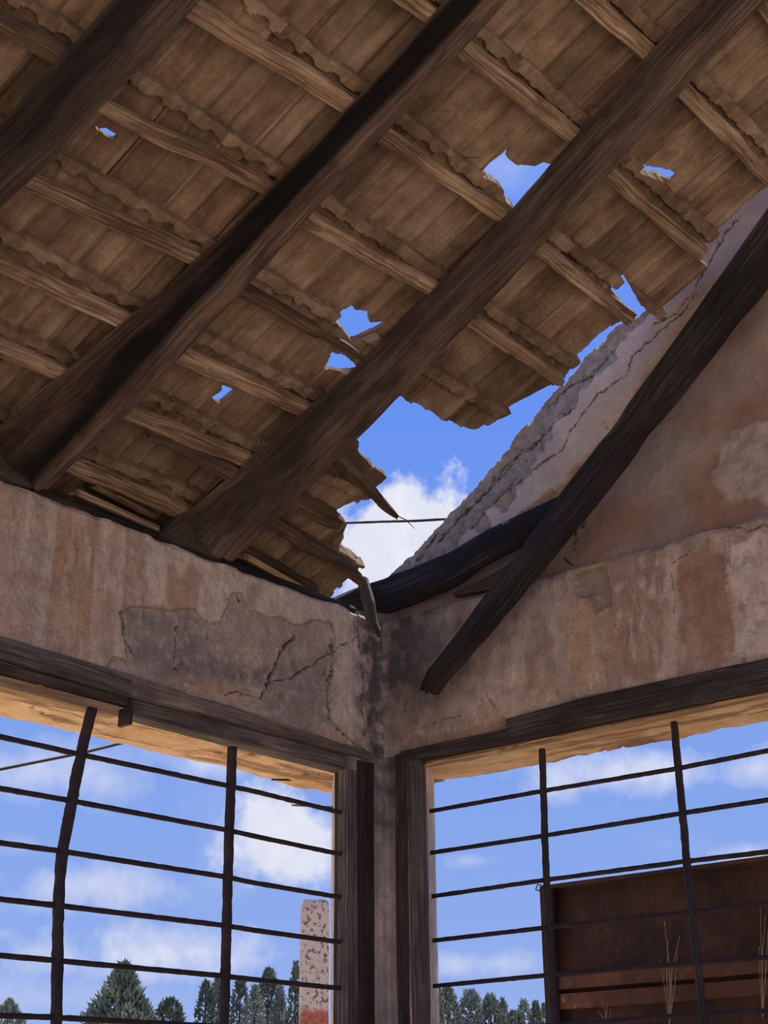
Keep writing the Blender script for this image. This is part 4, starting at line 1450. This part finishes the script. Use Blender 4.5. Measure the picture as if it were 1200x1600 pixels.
# ================================================================== OUTSIDE THINGS
# ---- painted post beyond window_1
def post_mat():
    m, nt, bs = new_mat('flaking_paint')
    N = NT(nt)
    geo = N.node('ShaderNodeNewGeometry')
    sepn = N.node('ShaderNodeSeparateXYZ')
    N.link(geo.outputs['Position'], sepn.inputs[0])
    n = N.noise(geo.outputs['Position'], 42, 4, 0.6)
    sp = N.math('MULTIPLY', N.math('SUBTRACT', n, 0.52), 12.0, clamp=True)
    c = N.mix(sp, (0.55, 0.46, 0.385), (0.19, 0.105, 0.07))
    big = N.noise(geo.outputs['Position'], 6, 4, 0.6)
    red = N.math('MULTIPLY', N.math('SUBTRACT', N.math('ADD', N.math('MULTIPLY', N.math('SUBTRACT', 2.28, sepn.outputs[2]), 3.0), N.math('SUBTRACT', big, 0.5)), 0.0), 8.0, clamp=True)
    c = N.mix(red, c, N.mix(sp, (0.40, 0.125, 0.08), (0.24, 0.085, 0.055)))
    N.link(c, bs.inputs['Base Color'])
    bs.inputs['Roughness'].default_value = 0.8
    N.bump(n, 0.5, 0.01, bs)
    return m


pa, pb = at_y((468, 1500), -2.5), at_y((514, 1500), -2.5)
cx, cy = (pa[0] + pb[0]) / 2, -2.5
vd = np.array([CAM[0] - cx, CAM[1] - cy])
vd /= np.linalg.norm(vd)
rt = np.array([-vd[1], vd[0]])
hw = abs(np.dot(pb[:2] - pa[:2], rt)) / 2
topz = at_y((490, 1408), -2.5)[2]
plan = [(-hw, -.08), (-hw * .9, .095), (hw * .9, .095), (hw, .08), (hw, -.1), (-hw, -.1)]
plan = [np.array([cx, cy]) + rt * a + vd * b for a, b in plan]
R = [[(p[0], p[1], z) for p in plan] for z in (-.3, topz - .03)]
cc2 = np.mean(plan, 0)
R.append([(cc2[0] + (p[0] - cc2[0]) * .88, cc2[1] + (p[1] - cc2[1]) * .88, topz) for p in plan])
o = loft('painted_post', R, post_mat(), per=4, seg=.03, amp=.005, jag=0, soft=.05, seed=4)
tag(o, 'square post with flaking white paint over red outside the bent grille', 'post')

# ---- rusty metal panel beyond window_2
px0 = -1.3
A, B = at_x((848, 1388), px0), at_x((1200, 1344), px0)
ytop0, ztop0 = A[1], A[2] + .005
ytop1 = 3.2
root = tag(empty('metal_panel', (px0, 1.5, 0)), 'large rusty brown metal panel with ribs standing outside the thin grille', 'metal panel')
us, vs = np.linspace(ytop0, ytop1, 90), np.linspace(0.2, ztop0, 60)
U, V = flat_grid(us, vs)
X = px0 - .05 + .012 * fbm(np.stack([U * 1.5, V * 1.5, U * 0], -1), 3)
front = np.stack([X, U, V], -1)
back = front - np.array([.006, 0, 0])
n = U.size
mesh_obj('sheet', np.r_[front.reshape(-1, 3), back.reshape(-1, 3)], grid_faces(90, 60) + [tuple(i + n for i in f_) for f_ in grid_faces(90, 60, True)], M_RUST, root)
bar_box('rim', px0 - .06, px0 + .02, ytop0, ytop1, ztop0 - .012, ztop0 + .006, M_RUST, root, 'y', seed=3, jag=0)
bar_box('edge_angle', px0 - .06, px0 + .02, ytop0 - .006, ytop0 + .012, .1, ztop0, M_RUST, root, 'z', seed=4, jag=0)
bar_box('edge_angle', px0 - .005, px0 + .02, ytop0 - .006, ytop0 + .06, .1, ztop0, M_IRON, root, 'z', seed=4.5, jag=0)
for zc_, hh_, mt in [(2.235, .028, M_RUST_L), (2.155, .034, M_RUST_L), (1.75, .03, M_RUST_L), (1.3, .03, M_RUST_L)]:
    bar_box('rib', px0 - .05, px0 + .0, ytop0 + .05, ytop1, zc_ - hh_, zc_ + hh_, mt, root, 'y', seed=zc_ * 5, jag=0)


def weed(base_px, tips, x, label):
    b = at_x(base_px, x)
    r = tag(empty('dry_weed', tuple(b)), label, 'weed')
    for k, t in enumerate(tips):
        q = at_x(t, x + random.uniform(-.03, .05))
        mid_ = (b + q) / 2 + np.array([0, random.uniform(-.02, .02), .02])
        tube('stalk', [b, mid_, q], [.0026, .002, .001], M_STRAW, r, sides=5, seg=.02)
    return r


weed((1046, 1600), [(1038, 1440), (1044, 1470), (1062, 1462), (1058, 1490), (1032, 1500), (1050, 1520)], px0 + .12, 'tall dry weed in front of the metal panel between the grille uprights')
weed((1192, 1590), [(1188, 1420), (1196, 1430), (1200, 1455), (1186, 1480)], px0 + .12, 'dry weed by the metal panel at the edge of the picture')
weed((945, 1620), [(938, 1560), (948, 1566), (955, 1575), (933, 1580)], px0 + .12, 'small dry weed low against the metal panel near its upright edge')


# ---- trees far behind
def tree(px, top, half, base_y, dist, shape, mat, label, seed):
    """conifer: trunk and a crown of small foliage tufts; half = half width in pixels at the base row"""
    rng = np.random.RandomState(seed)
    d = ray((px, 1700))
    hd = np.array([d[0], d[1]])
    t = dist / np.linalg.norm(hd)
    P = CAM + d * t
    x, y = P[0], P[1]
    dt = ray((px, top))
    ztop = CAM[2] + dt[2] / np.linalg.norm(dt[:2]) * dist
    d1 = ray((px + half, base_y))
    d0 = ray((px, base_y))
    zb_ = CAM[2] + d0[2] / np.linalg.norm(d0[:2]) * dist
    rad = half / F * np.linalg.norm([dist, zb_ - CAM[2]]) * 1.0
    H = ztop + .25
    root = tag(empty('conifer_tree', (x, y, -.25)), label, 'tree', 'conifers beyond the windows')
    tube('trunk', [(x, y, -.25), (x, y, ztop * .5), (x, y, ztop * .93)], [.22, .14, .03], M_BARK, root, seg=.5)
    n = 4200 if half > 30 else (2400 if half > 15 else 1600)
    fr = (ztop - zb_)
    z = ztop - (ztop - .6) * rng.rand(n) ** 1.0
    dz = (ztop - z) / fr
    if shape == 'cone':
        prof = rad * np.clip(dz, 0, 2.0) ** .75
        prof = np.minimum(prof, rad * 1.35)
    elif shape == 'round':
        prof = rad * np.sqrt(np.clip(1 - (1 - np.clip(dz, 0, 1)) ** 2, 0, 1)) * 1.02
    else:
        prof = rad * np.clip(dz * 1.1, 0, 1) ** .55
    ang = rng.rand(n) * 2 * np.pi
    lump = 1 + .38 * fbm(np.stack([np.cos(ang) * 2.2, np.sin(ang) * 2.2, z * 1.3 + seed], -1), 3)
    rr = prof * lump * (0.45 + .55 * np.sqrt(rng.rand(n)))
    cxyz = np.stack([x + rr * np.cos(ang), y + rr * np.sin(ang), z], -1)
    size = (0.05 + .08 * rng.rand(n)) * (1.0 + .6 * min(1.5, rad / 1.2))
    V, Fc = [], []
    out = np.stack([np.cos(ang) * .6, np.sin(ang) * .6, np.full(n, .9)], -1) + rng.randn(n, 3) * .35
    out /= np.linalg.norm(out, axis=1, keepdims=True)
    r1 = np.cross(out, rng.randn(n, 3))
    r1 /= np.linalg.norm(r1, axis=1, keepdims=True)
    r2 = np.cross(out, r1)
    tips = cxyz + out * size[:, None] * 1.9
    a = cxyz + r1 * size[:, None] * .55
    b = cxyz - r1 * size[:, None] * .3 + r2 * size[:, None] * .5
    c = cxyz - r1 * size[:, None] * .3 - r2 * size[:, None] * .5
    V = np.stack([tips, a, b, c], 1).reshape(-1, 3)
    for i in range(n):
        k = i * 4
        Fc += [(k, k + 1, k + 2), (k, k + 2, k + 3), (k, k + 3, k + 1), (k + 1, k + 3, k + 2)]
    f_ = mesh_obj('crown', V, Fc, mat, root, smooth=False)
    f_['kind'] = 'stuff'
    return root


tl = [
    (182, 1508, 46, 1590, 70, 'cone', M_LEAF, 'broad pointed conifer alone in the window with the bent grille'),
    (260, 1562, 19, 1592, 78, 'round', M_LEAF, 'small round tree between the broad conifer and the thick grille upright'),
    (2, 1566, 22, 1592, 74, 'cone', M_LEAF_G, 'treetop at the edge of the picture beyond the bent upright'),
    (316, 1534, 15, 1592, 80, 'col', M_LEAF, 'narrow pointed conifer just before the straight upright'),
    (336, 1526, 15, 1592, 84, 'col', M_LEAF_G, 'narrow conifer partly hidden by the straight upright'),
    (371, 1530, 15, 1592, 82, 'col', M_LEAF, 'leafy conifer just past the straight upright'),
    (394, 1542, 15, 1592, 78, 'cone', M_LEAF_G, 'lower pale conifer in the clump beside the straight upright'),
    (416, 1516, 22, 1592, 86, 'col', M_LEAF, 'tallest loose conifer in the clump beside the straight upright'),
    (434, 1540, 12, 1592, 80, 'cone', M_LEAF_G, 'slight conifer at the end of the clump next to the cypress'),
    (459, 1506, 11, 1592, 72, 'col', M_LEAF, 'slender dark cypress standing next to the painted post'),
    (703, 1544, 18, 1595, 80, 'col', M_LEAF_G, 'tall grey-green tree against the jamb of the thin grille window'),
    (688, 1543, 8, 1595, 76, 'col', M_LEAF, 'dark narrow tree half hidden by the jamb of the thin grille window'),
    (739, 1549, 17, 1595, 82, 'round', M_LEAF_G, 'rounded grey-green tree second from the jamb'),
    (771, 1556, 17, 1595, 84, 'col', M_LEAF, 'bushy tree midway between the jamb and the metal panel'),
    (791, 1562, 9, 1595, 80, 'cone', M_LEAF_G, 'thin feathery tree behind the bushy tree by the metal panel'),
    (824, 1564, 15, 1595, 88, 'cone', M_LEAF_G, 'pointed pale fir nearest but one to the metal panel'),
    (808, 1582, 12, 1595, 66, 'round', M_LEAF, 'low dark bush below the pointed pale fir'),
    (843, 1566, 8, 1595, 86, 'cone', M_LEAF, 'small spiky fir touching the metal panel edge'),
    (858, 1570, 10, 1595, 90, 'cone', M_LEAF_G, 'fir mostly hidden behind the metal panel edge'),
]
for k, a in enumerate(tl):
    tree(*a, seed=k + 3)


# ---- dry twigs caught in the tiles
def twig(pxs, h, label):
    P = []
    for i, p in enumerate(pxs):
        x, s = px_roof(p, h - .012 * math.sin(i))
        P.append(rp(x, s, h - .012 * math.sin(i)))
    tag(tube('twig', P, [.0026, .0022, .0012], M_TWIG, sides=5, seg=.008), label, 'twig', 'dry twigs caught in the roof tiles')


twig([(863, 141), (876, 138), (883, 128), (885, 117)], .055, 'curved dry twig on the tiles above the largest small hole')
twig([(912, 177), (920, 166), (933, 164), (940, 172)], .055, 'looped dry twig on the tiles beside the brown rafter near the top')
twig([(1146, 180), (1153, 170), (1157, 167)], .055, 'short dry twig on the tiles high above the gable hole')
twig([(713, 247), (730, 246), (752, 246)], .055, 'straight dry twig on the tiles beside the large small hole')
twig([(873, 380), (885, 372), (893, 366)], .055, 'short dry twig on the tiles below the brown rafter')
twig([(620, 806), (634, 812), (648, 826)], .02, 'bent dry sliver at the tip of the broken black batten')
for (a, b, lb) in [((938, 662), (951, 672), 'longer of the crossed nails high on the edge of the fallen beam'), ((944, 658), (950, 671), 'shorter of the crossed nails high on the edge of the fallen beam'),
                   ((900, 720), (909, 727), 'lone bent nail lower down on the edge of the fallen beam')]:
    tag(tube('rusty_nail', [at_x(a, .22), at_x(b, .2)], .0022, M_STRAW, sides=5, seg=.01), lb, 'nail', 'nails in the fallen beam')
